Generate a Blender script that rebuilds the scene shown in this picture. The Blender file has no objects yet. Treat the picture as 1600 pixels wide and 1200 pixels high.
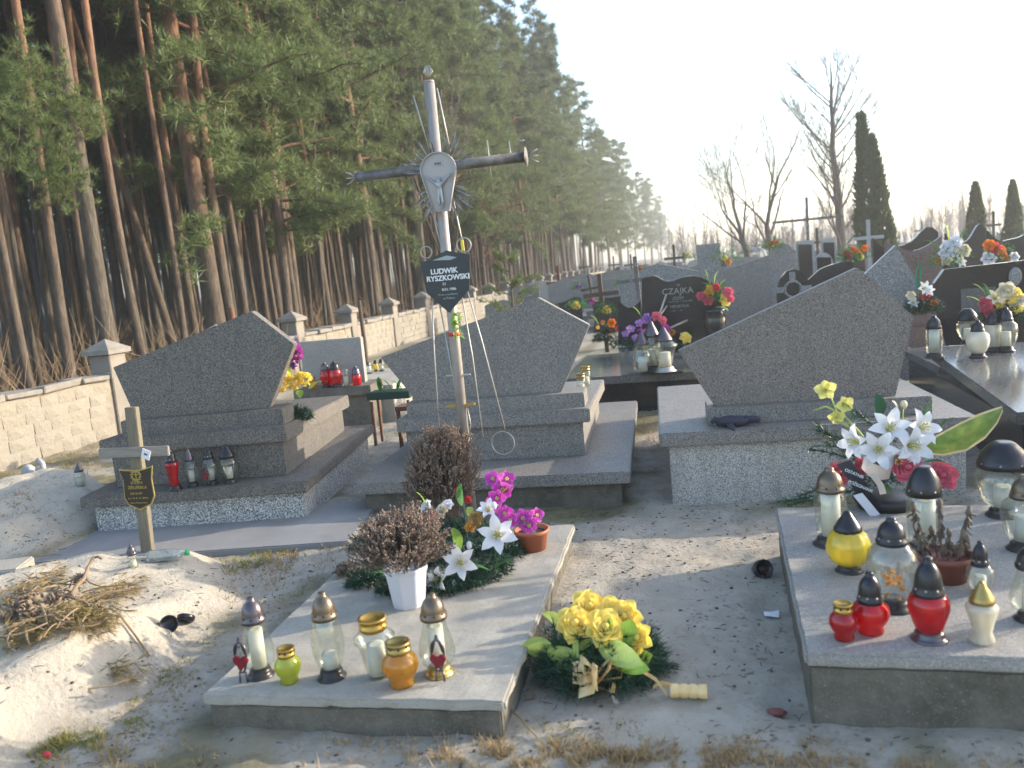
import bpy, bmesh, math, random
from mathutils import Vector, Matrix, noise
sc = bpy.context.scene
COL = sc.collection
PI = math.pi
rad = math.radians
rng = random.Random(7)

# ------------------------------------------------------------------ camera
CAM_H = 1.6
YAW, PITCH, ROLL, FPX = rad(13.2), rad(-7.9), rad(5.2), 1300.0
Fv = Vector((-math.sin(YAW)*math.cos(PITCH), math.cos(YAW)*math.cos(PITCH), math.sin(PITCH)))
R0 = Vector((math.cos(YAW), math.sin(YAW), 0)); U0 = R0.cross(Fv)
Rv = R0*math.cos(ROLL) - U0*math.sin(ROLL)
Uv = R0*math.sin(ROLL) + U0*math.cos(ROLL)
CP = Vector((0, 0, CAM_H))
cam_d = bpy.data.cameras.new('camera'); cam = bpy.data.objects.new('camera', cam_d); COL.objects.link(cam)
cam_d.sensor_width = 36; cam_d.lens = FPX/1600*36; cam_d.clip_start = .05; cam_d.clip_end = 3000
mw = Matrix((Rv, Uv, -Fv)).transposed().to_4x4(); mw.translation = CP
cam.matrix_world = mw
cam_d.dof.use_dof = True; cam_d.dof.focus_distance = 5.5; cam_d.dof.aperture_fstop = 2.3
sc.camera = cam

# ------------------------------------------------------------------ sky, sun, exposure
HAZE = .0023
SUN_AZ, SUN_EL = rad(26), rad(17)
sun_dir = Vector((math.cos(SUN_AZ)*math.cos(SUN_EL), math.sin(SUN_AZ)*math.cos(SUN_EL), math.sin(SUN_EL)))
w = bpy.data.worlds.new('World'); sc.world = w; w.use_nodes = True
nt = w.node_tree; nt.nodes.clear()
sky = nt.nodes.new('ShaderNodeTexSky'); sky.sky_type = 'NISHITA'; sky.sun_disc = False
sky.sun_elevation = SUN_EL; sky.sun_rotation = PI/2 - SUN_AZ
sky.air_density = 1.0; sky.dust_density = 1.6; sky.ozone_density = 1.0; sky.altitude = 100
bg = nt.nodes.new('ShaderNodeBackground'); bg.inputs[1].default_value = .15
wo = nt.nodes.new('ShaderNodeOutputWorld')
nt.links.new(sky.outputs[0], bg.inputs[0]); nt.links.new(bg.outputs[0], wo.inputs[0])
sun_d = bpy.data.lights.new('sun', 'SUN'); sun = bpy.data.objects.new('sun', sun_d); COL.objects.link(sun)
sun_d.energy = 2.35; sun_d.angle = rad(.6); sun_d.color = (1, .88, .70)
sun.rotation_euler = sun_dir.to_track_quat('Z', 'Y').to_euler()
vs = sc.view_settings
vs.view_transform = 'Standard'; vs.look = 'None'; vs.gamma = 1; vs.use_curve_mapping = False; vs.exposure = 1.85
sc.cycles.max_bounces = 8; sc.cycles.transparent_max_bounces = 8; sc.cycles.use_denoising = True
sc.cycles.caustics_reflective = False; sc.cycles.caustics_refractive = False
sc.cycles.sample_clamp_indirect = 6

# ------------------------------------------------------------------ picture point -> place
def ray(x, y): return Fv + Rv*((x-800)/FPX) - Uv*((y-600)/FPX)
def on_z(x, y, z=0.0): d = ray(x, y); return CP + d*((z-CAM_H)/d.z)
def on_y(x, y, Y): d = ray(x, y); return CP + d*(Y/d.y)
def on_x(x, y, X): d = ray(x, y); return CP + d*(X/d.x)

# ------------------------------------------------------------------ helpers
class G:
    def __init__(s): s.v = []; s.f = []; s.sm = []
    def add(s, vs_, fs, smooth=False):
        n = len(s.v); s.v += [tuple(p) for p in vs_]
        s.f += [tuple(i+n for i in f) for f in fs]; s.sm += [smooth]*len(fs); return s
    def box(s, c, d, rz=0, jit=0, r=rng):
        ca, sa = math.cos(rz), math.sin(rz); P = []
        for z in (-.5, .5):
            for x, y in ((-.5, -.5), (.5, -.5), (.5, .5), (-.5, .5)):
                a, b = x*d[0]+r.uniform(-jit, jit), y*d[1]+r.uniform(-jit, jit)
                P.append((c[0]+a*ca-b*sa, c[1]+a*sa+b*ca, c[2]+z*d[2]+r.uniform(-jit, jit)))
        return s.add(P, [(3, 2, 1, 0), (4, 5, 6, 7), (0, 1, 5, 4), (1, 2, 6, 5), (2, 3, 7, 6), (3, 0, 4, 7)])
    def slab(s, x0, x1, y0, y1, z0, z1, dzb=0, dzt=None):
        """box whose bottom/top drop by dzb/dzt at the y1 end"""
        dzt = dzb if dzt is None else dzt
        P = [(x0, y0, z0), (x1, y0, z0), (x1, y1, z0-dzb), (x0, y1, z0-dzb), (x0, y0, z1), (x1, y0, z1), (x1, y1, z1-dzt), (x0, y1, z1-dzt)]
        return s.add(P, [(3, 2, 1, 0), (4, 5, 6, 7), (0, 1, 5, 4), (1, 2, 6, 5), (2, 3, 7, 6), (3, 0, 4, 7)])
    def prism(s, poly, y0, y1, smooth=False):
        """outline in x,z (counter-clockwise seen from -y) given depth along y"""
        n = len(poly); P = [(x, y0, z) for x, z in poly]+[(x, y1, z) for x, z in poly]
        F = [tuple(range(n)), tuple(range(2*n-1, n-1, -1))]
        F += [(i, i+n, (i+1) % n+n, (i+1) % n) for i in range(n)]
        return s.add(P, F, smooth)
    def tube(s, pts, rads, n=8, cap=True, smooth=True):
        pts = [Vector(p) for p in pts]; k = len(pts)
        if not hasattr(rads, '__len__'): rads = [rads]*k
        P = []; F = []; up = None
        for i, p in enumerate(pts):
            t = (pts[min(i+1, k-1)]-pts[max(i-1, 0)])
            if t.length < 1e-9: t = Vector((0, 0, 1))
            t.normalize()
            if up is None: up = t.orthogonal().normalized()
            else:
                up = up - t*up.dot(t)
                up = up.normalized() if up.length > 1e-6 else t.orthogonal().normalized()
            b = t.cross(up)
            for j in range(n):
                a = 2*PI*j/n; P.append(p+(up*math.cos(a)+b*math.sin(a))*rads[i])
        for i in range(k-1):
            for j in range(n):
                F.append((i*n+j, i*n+(j+1) % n, (i+1)*n+(j+1) % n, (i+1)*n+j))
        if cap: F += [tuple(range(n-1, -1, -1)), tuple((k-1)*n+j for j in range(n))]
        return s.add(P, F, smooth)
    def lathe(s, prof, n=24, c=(0, 0, 0), smooth=True, sx=1, rib=0, ribn=8):
        P = []; F = []; k = len(prof)
        for r, z in prof:
            for j in range(n):
                a = 2*PI*j/n; q = r*(1+rib*math.cos(ribn*a))
                P.append((c[0]+q*math.cos(a)*sx, c[1]+q*math.sin(a), c[2]+z))
        for i in range(k-1):
            for j in range(n):
                F.append((i*n+j, i*n+(j+1) % n, (i+1)*n+(j+1) % n, (i+1)*n+j))
        if prof[0][0] > 1e-6: F.append(tuple(range(n-1, -1, -1)))
        if prof[-1][0] > 1e-6: F.append(tuple((k-1)*n+j for j in range(n)))
        return s.add(P, F, smooth)
    def ball(s, c, r, n=10, m=6, jit=0, rr=rng):
        if not hasattr(r, '__len__'): r = (r, r, r)
        P = []; F = []
        for i in range(m+1):
            t = PI*i/m
            for j in range(n):
                a = 2*PI*j/n; q = 1+rr.uniform(-jit, jit)
                P.append((c[0]+r[0]*q*math.sin(t)*math.cos(a), c[1]+r[1]*q*math.sin(t)*math.sin(a), c[2]-r[2]*q*math.cos(t)))
        for i in range(m):
            for j in range(n): F.append((i*n+j, i*n+(j+1) % n, (i+1)*n+(j+1) % n, (i+1)*n+j))
        return s.add(P, F, True)
    def blade(s, p, d, L, wd, droop=0, r=rng):
        p = Vector(p); d = Vector(d).normalized(); sd = d.cross(Vector((r.uniform(-1, 1), r.uniform(-1, 1), r.uniform(-1, 1))))
        if sd.length < 1e-4: sd = d.orthogonal()
        sd = sd.normalized()*wd*.5
        tip = p+d*L-Vector((0, 0, droop*L))
        return s.add([p-sd, p+sd, tip], [(0, 1, 2)])
    def tuft(s, p, d, L, wd, n, spread=.9, r=rng):
        d = Vector(d)
        for _ in range(n):
            q = Vector((r.gauss(0, 1), r.gauss(0, 1), r.gauss(0, 1))).normalized()
            s.blade(p, d+q*spread, L*r.uniform(.6, 1.1), wd, 0, r)
    def mesh(s, name, mat, bevel=0, seg=2):
        m = bpy.data.meshes.new(name); m.from_pydata(s.v, [], s.f)
        m.polygons.foreach_set('use_smooth', s.sm)
        if bevel:
            bm = bmesh.new(); bm.from_mesh(m)
            bmesh.ops.remove_doubles(bm, verts=bm.verts, dist=1e-5)
            es = [e for e in bm.edges if len(e.link_faces) == 2 and e.calc_face_angle(0) > .35]
            bmesh.ops.bevel(bm, geom=es, offset=bevel, segments=seg, affect='EDGES', clamp_overlap=True)
            bm.to_mesh(m); bm.free()
        if mat: m.materials.append(mat)
        m.update(); return m
    def build(s, name, mat, parent=None, loc=None, bevel=0, kind=None, seg=2, worn=0):
        m = s.mesh(name, mat, bevel, seg)
        if worn:
            bm = bmesh.new(); bm.from_mesh(m)
            for _ in range(6):
                es = [e for e in bm.edges if e.calc_length() > .07]
                if not es: break
                bmesh.ops.subdivide_edges(bm, edges=es, cuts=1, use_grid_fill=True)
            for v in bm.verts:
                p = v.co*9; n3 = Vector((noise.noise(p), noise.noise(p+Vector((7, 3, 1))), noise.noise(p+Vector((2, 9, 5)))))
                c_ = max(0, noise.noise(v.co*14+Vector((4, 4, 4)))-.25)
                sharp = sum(1 for e in v.link_edges if len(e.link_faces) == 2 and e.calc_face_angle(0) > .3) > 0
                v.co += n3*worn-(v.normal*worn*3.2*c_ if sharp else Vector())
            bm.to_mesh(m); bm.free(); m.update()
        return link(name, m, parent, loc, kind)

def link(name, mesh, parent=None, loc=None, kind=None, rot=None, scale=None):
    o = bpy.data.objects.new(name, mesh); COL.objects.link(o)
    if parent: o.parent = parent
    if loc is not None: o.location = loc
    if rot is not None:
        if hasattr(rot, 'to_euler'): rot = rot.to_euler()
        o.rotation_euler = rot
    if scale is not None: o.scale = scale if hasattr(scale, '__len__') else (scale,)*3
    if kind: o['kind'] = kind
    return o
def tag(o, label=None, cat=None, group=None, kind=None):
    for k, v in (('label', label), ('category', cat), ('group', group), ('kind', kind)):
        if v: o[k] = v
    return o
def thing(name, label, cat, loc=(0, 0, 0), rz=0, group=None):
    o = bpy.data.objects.new(name, None); COL.objects.link(o)
    o.empty_display_size = .1; o.location = loc; o.rotation_euler = (0, 0, rz)
    return tag(o, label, cat, group)
def track(d, roll=0):
    q = Vector(d).normalized().to_track_quat('Z', 'Y')
    return q @ Matrix.Rotation(roll, 3, 'Z').to_quaternion()
def lettering(parent, lines, mat, y, rx=PI/2, bold=.0):
    """lines: (text, x, z, size)"""
    g = []
    for tx, x, z, size in lines:
        cu = bpy.data.curves.new('lettering', 'FONT'); cu.body = tx; cu.size = size; cu.align_x = 'CENTER'
        cu.extrude = .0015; cu.offset = bold
        o = bpy.data.objects.new('lettering', cu); COL.objects.link(o)
        dg = bpy.context.evaluated_depsgraph_get(); dg.update()
        m = bpy.data.meshes.new_from_object(o.evaluated_get(dg)); bpy.data.objects.remove(o)
        m.materials.clear(); m.materials.append(mat); m.name = 'lettering'
        link('lettering', m, parent, (x, y, z), None, (rx, 0, 0))

# ------------------------------------------------------------------ materials
def N(t, typ, **kw):
    n = t.nodes.new(typ)
    for k, v in kw.items(): setattr(n, k, v)
    return n
def mat(name, col, rough=.6, metal=0, var=None, speck=None, bump=None, trans=0, coat=0, translucent=0, ior=1.45, spec=.5, coord='Object', stretch=None, streak=None):
    """var=(scale, colour2, contrast)  speck=(scale, colour, amount)  bump=(scale, strength)"""
    m = bpy.data.materials.new(name); m.use_nodes = True; t = m.node_tree; t.nodes.clear(); L = t.links.new
    out = N(t, 'ShaderNodeOutputMaterial'); b = N(t, 'ShaderNodeBsdfPrincipled')
    c4 = lambda c: (c[0], c[1], c[2], 1)
    b.inputs['Base Color'].default_value = c4(col); b.inputs['Roughness'].default_value = rough
    b.inputs['Metallic'].default_value = metal; b.inputs['Transmission Weight'].default_value = trans
    b.inputs['Coat Weight'].default_value = coat; b.inputs['IOR'].default_value = ior
    b.inputs['Specular IOR Level'].default_value = spec
    tc = N(t, 'ShaderNodeTexCoord'); vec = tc.outputs[coord]
    if stretch:
        mp = N(t, 'ShaderNodeMapping'); mp.inputs['Scale'].default_value = stretch; L(vec, mp.inputs[0]); vec = mp.outputs[0]
    cur = None
    def ntex(scale, detail=5):
        n = N(t, 'ShaderNodeTexNoise'); n.inputs['Scale'].default_value = scale; n.inputs['Detail'].default_value = detail
        n.inputs['Roughness'].default_value = .65; L(vec, n.inputs['Vector']); return n
    def mix(fac, a, bcol):
        x = N(t, 'ShaderNodeMix', data_type='RGBA'); L(fac, x.inputs[0])
        if hasattr(a, 'is_linked'): L(a, x.inputs[6])
        else: x.inputs[6].default_value = c4(a)
        x.inputs[7].default_value = c4(bcol); return x.outputs[2]
    cur = col
    for v in (var if isinstance(var, list) else [var] if var else []):
        n = ntex(v[0]); r = N(t, 'ShaderNodeValToRGB')
        k = v[2] if len(v) > 2 else .2; c = v[3] if len(v) > 3 else .5
        r.color_ramp.elements[0].position = max(0, c-k); r.color_ramp.elements[1].position = min(1, c+k)
        L(n.outputs[0], r.inputs[0]); cur = mix(r.outputs[0], cur, v[1])
    for sp in (speck if isinstance(speck, list) else [speck] if speck else []):
        vo = N(t, 'ShaderNodeTexVoronoi'); vo.inputs['Scale'].default_value = sp[0]; L(vec, vo.inputs['Vector'])
        sep = N(t, 'ShaderNodeSeparateColor'); L(vo.outputs['Color'], sep.inputs[0])
        r = N(t, 'ShaderNodeValToRGB'); r.color_ramp.elements[0].position = 1-sp[2]-.05; r.color_ramp.elements[1].position = min(1, 1-sp[2]+.05)
        L(sep.outputs[0], r.inputs[0]); cur = mix(r.outputs[0], cur, sp[1])
    if streak:
        mp = N(t, 'ShaderNodeMapping'); mp.inputs['Scale'].default_value = (11, 11, 1.1); L(tc.outputs['Object'], mp.inputs[0])
        n = N(t, 'ShaderNodeTexNoise'); n.inputs['Scale'].default_value = 1; n.inputs['Detail'].default_value = 6; n.inputs['Roughness'].default_value = .7; L(mp.outputs[0], n.inputs['Vector'])
        r = N(t, 'ShaderNodeValToRGB'); r.color_ramp.elements[0].position = .5; r.color_ramp.elements[1].position = .74; r.color_ramp.elements[1].color = (.6, .6, .6, 1); L(n.outputs[0], r.inputs[0]); cur = mix(r.outputs[0], cur, streak)
    if hasattr(cur, 'is_linked'): L(cur, b.inputs['Base Color'])
    if bump:
        n = ntex(bump[0], 8); bp = N(t, 'ShaderNodeBump'); bp.inputs['Strength'].default_value = bump[1]; bp.inputs['Distance'].default_value = bump[2] if len(bump) > 2 else .02
        L(n.outputs[0], bp.inputs['Height']); L(bp.outputs[0], b.inputs['Normal'])
    sh = b.outputs[0]
    if translucent:
        tr = N(t, 'ShaderNodeBsdfTranslucent')
        if hasattr(cur, 'is_linked'): L(cur, tr.inputs[0])
        else: tr.inputs[0].default_value = c4(col)
        mx = N(t, 'ShaderNodeMixShader'); mx.inputs[0].default_value = translucent
        L(sh, mx.inputs[1]); L(tr.outputs[0], mx.inputs[2]); sh = mx.outputs[0]
    L(sh, out.inputs[0]); return m

M = {}
def terrazzo(name, base, dark, light, s=200, stain=(.12, .12, .11)):
    return mat(name, base, .55, var=[(2.2, stain, .22, .62), (1.1, tuple(min(1, c*1.35) for c in base), .14, .6), (11, stain, .16, .66)], speck=[(s, dark, .38), (s*1.3, light, .3)], bump=(150, .12, .004), streak=tuple(c*.75 for c in stain))
M['terr_dark'] = terrazzo('dark_terrazzo', (.118, .105, .092), (.052, .047, .043), (.235, .215, .192), stain=(.09, .087, .08))
M['terr'] = terrazzo('grey_terrazzo', (.175, .16, .144), (.088, .081, .074), (.31, .288, .262), stain=(.2, .19, .18))
M['terr_brown'] = terrazzo('brown_grey_terrazzo', (.175, .146, .127), (.09, .075, .066), (.295, .255, .225), stain=(.18, .165, .15))
M['terr_light'] = terrazzo('pale_terrazzo', (.38, .36, .33), (.17, .16, .15), (.6, .58, .54), stain=(.26, .24, .21))
M['terr_rough'] = terrazzo('pebbled_render', (.34, .34, .33), (.12, .12, .12), (.66, .65, .62), s=120, stain=(.25, .25, .24))
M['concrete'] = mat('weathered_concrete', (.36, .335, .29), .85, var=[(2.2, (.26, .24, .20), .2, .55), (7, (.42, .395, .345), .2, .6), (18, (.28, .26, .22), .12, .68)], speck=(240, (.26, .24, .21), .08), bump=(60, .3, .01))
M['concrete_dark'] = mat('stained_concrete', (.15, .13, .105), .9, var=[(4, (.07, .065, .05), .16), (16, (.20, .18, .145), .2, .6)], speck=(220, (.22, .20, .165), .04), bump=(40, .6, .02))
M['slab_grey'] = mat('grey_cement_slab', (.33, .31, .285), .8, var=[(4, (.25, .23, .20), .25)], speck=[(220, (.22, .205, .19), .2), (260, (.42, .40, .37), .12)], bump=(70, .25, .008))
M['apron'] = mat('smooth_cement', (.29, .285, .28), .85, var=[(2.5, (.2, .195, .19), .25)], bump=(30, .2, .01))
M['black_granite'] = mat('black_granite', (.018, .019, .02), .13, speck=(300, (.05, .05, .055), .15), spec=.6)
M['grey_granite'] = mat('grey_granite', (.18, .18, .18), .3, speck=[(160, (.08, .08, .09), .3), (190, (.4, .4, .4), .2)])
M['polished_grey'] = mat('polished_dark_granite', (.10, .10, .10), .14, speck=[(200, (.03, .03, .03), .3), (200, (.2, .2, .2), .15)], spec=.7)
M['pink_granite'] = mat('brown_red_granite', (.13, .085, .08), .3, speck=[(160, (.05, .035, .035), .3), (190, (.25, .18, .17), .2)])
M['limestone'] = mat('cream_limestone', (.27, .243, .20), .9, var=[(3, (.22, .197, .16), .25), (26, (.305, .278, .23), .3), (.6, (.21, .187, .155), .12, .6)], bump=(25, .8, .03))
M['limestone2'] = mat('yellow_limestone', (.26, .228, .18), .9, var=[(6, (.215, .19, .15), .25), (26, (.30, .268, .215), .3)], bump=(25, .8, .03))
M['mortar'] = mat('pale_mortar', (.31, .28, .235), .95, var=[(12, (.25, .22, .18), .3)], bump=(60, .6, .02))
M['coping'] = mat('coping_concrete', (.30, .27, .24), .95, var=[(5, (.17, .16, .14), .25)], bump=(30, .7, .02))
M['pillar'] = mat('pillar_render', (.27, .24, .205), .95, var=[(5, (.18, .16, .135), .25)], bump=(30, .6, .02))
M['metal_grey'] = mat('silver_painted_pipe', (.36, .335, .31), .45, .35, var=[(9, (.24, .19, .16), .16, .6), (60, (.30, .25, .22), .2, .65)], stretch=(1, 1, .3))
M['metal_dull'] = mat('weathered_pipe', (.115, .10, .09), .55, .3, var=[(8, (.28, .29, .30), .15, .6)], bump=(40, .2, .004))
M['tin'] = mat('painted_tin', (.38, .355, .345), .5, .2, var=[(8, (.34, .29, .26), .14, .68)])
M['ray_tin'] = mat('bare_tin', (.42, .41, .40), .35, .6, var=[(30, (.16, .14, .12), .2, .5)])
M['figure_metal'] = mat('grey_cast_metal', (.30, .32, .34), .35, .6)
M['wire'] = mat('galvanised_wire', (.42, .40, .37), .5, .5)
M['enamel_black'] = mat('blue_black_enamel', (.018, .026, .032), .35, var=[(7, (.035, .045, .05), .25)])
M['enamel_brown'] = mat('brown_black_enamel', (.035, .028, .022), .3)
M['white_paint'] = mat('white_letter_paint', (.75, .76, .76), .5)
M['grey_paint'] = mat('worn_letter_paint', (.34, .37, .38), .5)
M['gold_paint'] = mat('dull_gold_paint', (.46, .35, .10), .4, .4)
M['engrave'] = mat('engraved_letters', (.30, .29, .26), .6)
M['paper'] = mat('white_paper', (.72, .72, .76), .7)
M['oldwood'] = mat('weathered_wood', (.24, .205, .145), .85, var=[(10, (.14, .125, .085), .25)], stretch=(8, 8, 1), bump=(18, .5, .01))
M['greywood'] = mat('grey_weathered_wood', (.30, .27, .23), .85, var=[(10, (.19, .17, .15), .25)], stretch=(1, 8, 8), bump=(18, .5, .01))
M['brownwood'] = mat('brown_wood', (.08, .05, .034), .7, stretch=(8, 8, 1), var=[(8, (.07, .045, .03), .25)])
M['rust'] = mat('rusty_iron', (.20, .085, .045), .8, var=[(20, (.1, .05, .03), .25)])
M['yellow'] = mat('yellow_plastic', (.75, .60, .03), .4)
M['red_tape'] = mat('red_ribbon', (.55, .03, .02), .5)
def thin_glass(name, col, body=.0, rough=.03):
    """thin-walled glass: clear or tinted see-through wall, glossy skin, `body` of milky scatter"""
    m = bpy.data.materials.new(name); m.use_nodes = True; t = m.node_tree; t.nodes.clear(); L = t.links.new
    out = N(t, 'ShaderNodeOutputMaterial'); tr = N(t, 'ShaderNodeBsdfTransparent'); tr.inputs[0].default_value = (*col, 1)
    df = N(t, 'ShaderNodeBsdfTranslucent'); df.inputs[0].default_value = (*[c**.8 for c in col], 1)
    d2 = N(t, 'ShaderNodeBsdfDiffuse'); d2.inputs[0].default_value = (*[c**.8 for c in col], 1)
    mb = N(t, 'ShaderNodeMixShader'); mb.inputs[0].default_value = .45; L(df.outputs[0], mb.inputs[1]); L(d2.outputs[0], mb.inputs[2])
    m1 = N(t, 'ShaderNodeMixShader'); m1.inputs[0].default_value = body; L(tr.outputs[0], m1.inputs[1]); L(mb.outputs[0], m1.inputs[2])
    gl = N(t, 'ShaderNodeBsdfGlossy'); gl.inputs['Roughness'].default_value = rough
    lw = N(t, 'ShaderNodeLayerWeight'); lw.inputs[0].default_value = .5; pw_ = N(t, 'ShaderNodeMath', operation='POWER'); L(lw.outputs['Facing'], pw_.inputs[0]); pw_.inputs[1].default_value = 3.5; fr = N(t, 'ShaderNodeMath', operation='MULTIPLY_ADD'); L(pw_.outputs[0], fr.inputs[0]); fr.inputs[1].default_value = .5; fr.inputs[2].default_value = .05
    m2 = N(t, 'ShaderNodeMixShader'); L(fr.outputs[0], m2.inputs[0]); L(m1.outputs[0], m2.inputs[1]); L(gl.outputs[0], m2.inputs[2]); L(m2.outputs[0], out.inputs[0]); return m
M['glass'] = thin_glass('clear_glass', (.95, .965, .94), .012)
M['glass_green'] = thin_glass('lime_glass', (0.8, 0.85, 0.12), 0.35, .06)
M['glass_amber'] = thin_glass('amber_glass', (0.90, 0.62, 0.07), 0.3, .06)
M['glass_yellow'] = thin_glass('yellow_glass', (0.98, 0.88, 0.12), 0.4, .06)
M['glass_red'] = thin_glass('red_glass', (0.8, 0.02, 0.03), 0.4, .06)
M['glass_white'] = thin_glass('milky_glass', (0.93, 0.92, 0.85), 0.5, .06)
M['wax'] = mat('white_wax', (.80, .77, .70), .5, translucent=.3)
M['wax_yellow'] = mat('yellow_wax', (.82, .62, .25), .5, translucent=.3)
M['foil_gold'] = mat('gold_foil', (.50, .30, .07), .3, .8)
M['cap_black'] = mat('dark_lantern_cap', (.035, .035, .04), .28, .5)
M['cap_bronze'] = mat('bronze_plastic_cap', (.16, .12, .085), .3, .7)
M['cap_pewter'] = mat('pewter_plastic_cap', (.115, .10, .11), .3, .7)
M['cap_gold'] = mat('tarnished_gold_cap', (.38, .27, .09), .35, .8)
M['base_black'] = mat('black_lantern_foot', (.03, .028, .03), .35, .2)
M['enamel_red'] = mat('red_enamel', (.20, .014, .024), .3)
M['white_plastic'] = mat('white_plastic', (.62, .62, .66), .4, translucent=.1)
M['terracotta'] = mat('terracotta', (.40, .13, .065), .6, var=[(5, (.33, .10, .05), .25)])
M['terracotta_dark'] = mat('dark_terracotta', (.22, .07, .05), .6)
M['dry_stem'] = mat('dry_brown_plant', (.15, .11, .085), .9, var=[(8, (.24, .18, .135), .3), (3, (.10, .08, .065), .25)])
M['dry_bud'] = mat('dry_flower_buds', (.24, .165, .125), .9, var=[(10, (.13, .095, .075), .3), (40, (.36, .27, .21), .2, .6)])
M['dry_bush'] = mat('dry_rust_brown_plant', (.22, .15, .11), .9, var=[(10, (.125, .09, .068), .3), (40, (.33, .235, .175), .2, .6)])
M['dry_needle'] = mat('dry_pine_needles', (.29, .20, .075), .8, var=[(5, (.20, .155, .06), .3)])
M['dry_twig'] = mat('dry_twigs', (.30, .22, .13), .8, var=[(12, (.18, .12, .08), .3)])
M['cone'] = mat('pine_cone_scales', (.13, .09, .06), .8, var=[(30, (.27, .21, .15), .3)])
M['fir'] = mat('artificial_fir', (.018, .06, .035), .6, var=[(8, (.03, .085, .05), .3)], translucent=.12)
M['leaf'] = mat('green_silk_leaf', (.06, .20, .05), .5, var=[(20, (.035, .13, .035), .25)], translucent=.3)
M['leaf_bright'] = mat('bright_green_leaf', (.22, .42, .05), .45, var=[(14, (.34, .50, .11), .25)], translucent=.35)
M['leaf_lime'] = mat('lime_leaf', (.40, .56, .10), .45, var=[(10, (.55, .64, .25), .25)], translucent=.35)
M['leaf_dark'] = mat('dark_leaf', (.02, .085, .045), .4, var=[(20, (.015, .06, .03), .25)], translucent=.15)
M['leaf_varieg'] = mat('variegated_leaf', (.10, .21, .05), .45, var=[(14, (.27, .34, .08), .2)], translucent=.3)
M['leaf_edge'] = mat('cream_leaf_edge', (.66, .55, .32), .5, translucent=.3)
M['petal_white'] = mat('white_silk_petal', (.78, .78, .82), .6, translucent=.3)
M['petal_cream'] = mat('cream_silk_petal', (.74, .66, .48), .6, translucent=.3)
M['petal_yellow'] = mat('yellow_silk_petal', (.95, .70, .06), .6, var=[(14, (.97, .86, .35), .25)], translucent=.45)
M['petal_lemon'] = mat('lemon_orchid_petal', (.72, .70, .12), .6, var=[(25, (.80, .72, .35), .3)], translucent=.35)
M['petal_purple'] = mat('purple_orchid_petal', (.55, .05, .42), .6, var=[(22, (.80, .45, .74), .12, .62)], translucent=.35)
M['petal_violet'] = mat('violet_silk_petal', (.28, .11, .42), .6, var=[(25, (.42, .22, .55), .3)], translucent=.3)
M['petal_pink'] = mat('pink_silk_petal', (.72, .09, .16), .6, var=[(25, (.8, .22, .26), .3)], translucent=.3)
M['petal_red'] = mat('red_silk_petal', (.60, .025, .05), .6, var=[(25, (.7, .10, .10), .3)], translucent=.3)
M['petal_rose'] = mat('raspberry_rose_petal', (.55, .06, .11), .6, var=[(25, (.68, .16, .2), .3)], translucent=.3)
M['petal_orange'] = mat('orange_silk_petal', (.80, .16, .02), .6, var=[(25, (.85, .3, .03), .3)], translucent=.3)
M['petal_gold'] = mat('golden_silk_petal', (.70, .36, .06), .6, translucent=.3)
M['petal_tan'] = mat('tan_dry_petal', (.45, .27, .09), .8, var=[(40, (.6, .4, .15), .3)])
M['throat'] = mat('flower_throat', (.55, .50, .12), .6)
M['ribbon_gold'] = mat('gold_ribbon', (.80, .50, .15), .35, .1, var=[(20, (.88, .70, .42), .3)], translucent=.15)
M['ribbon_black'] = mat('black_ribbon', (.02, .02, .03), .4)
M['ribbon_white'] = mat('cream_ribbon', (.72, .62, .55), .5, translucent=.25)
M['pet_bottle'] = mat('clear_plastic_bottle', (.85, .93, .92), .08, trans=.85, translucent=.1)
M['green_cap'] = mat('green_plastic_cap', (.02, .35, .12), .4)
M['green_bench'] = mat('dark_green_paint', (.012, .045, .03), .5)
M['glove'] = mat('dark_blue_glove', (.03, .035, .055), .8, bump=(40, .4, .01))
M['cast_iron'] = mat('brown_cast_iron', (.07, .055, .045), .6)
M['white_stone'] = mat('white_marble', (.40, .40, .40), .5, var=[(6, (.3, .3, .29), .25)])
M['cloth_green'] = mat('green_ribbon', (.02, .36, .16), .5)

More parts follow.
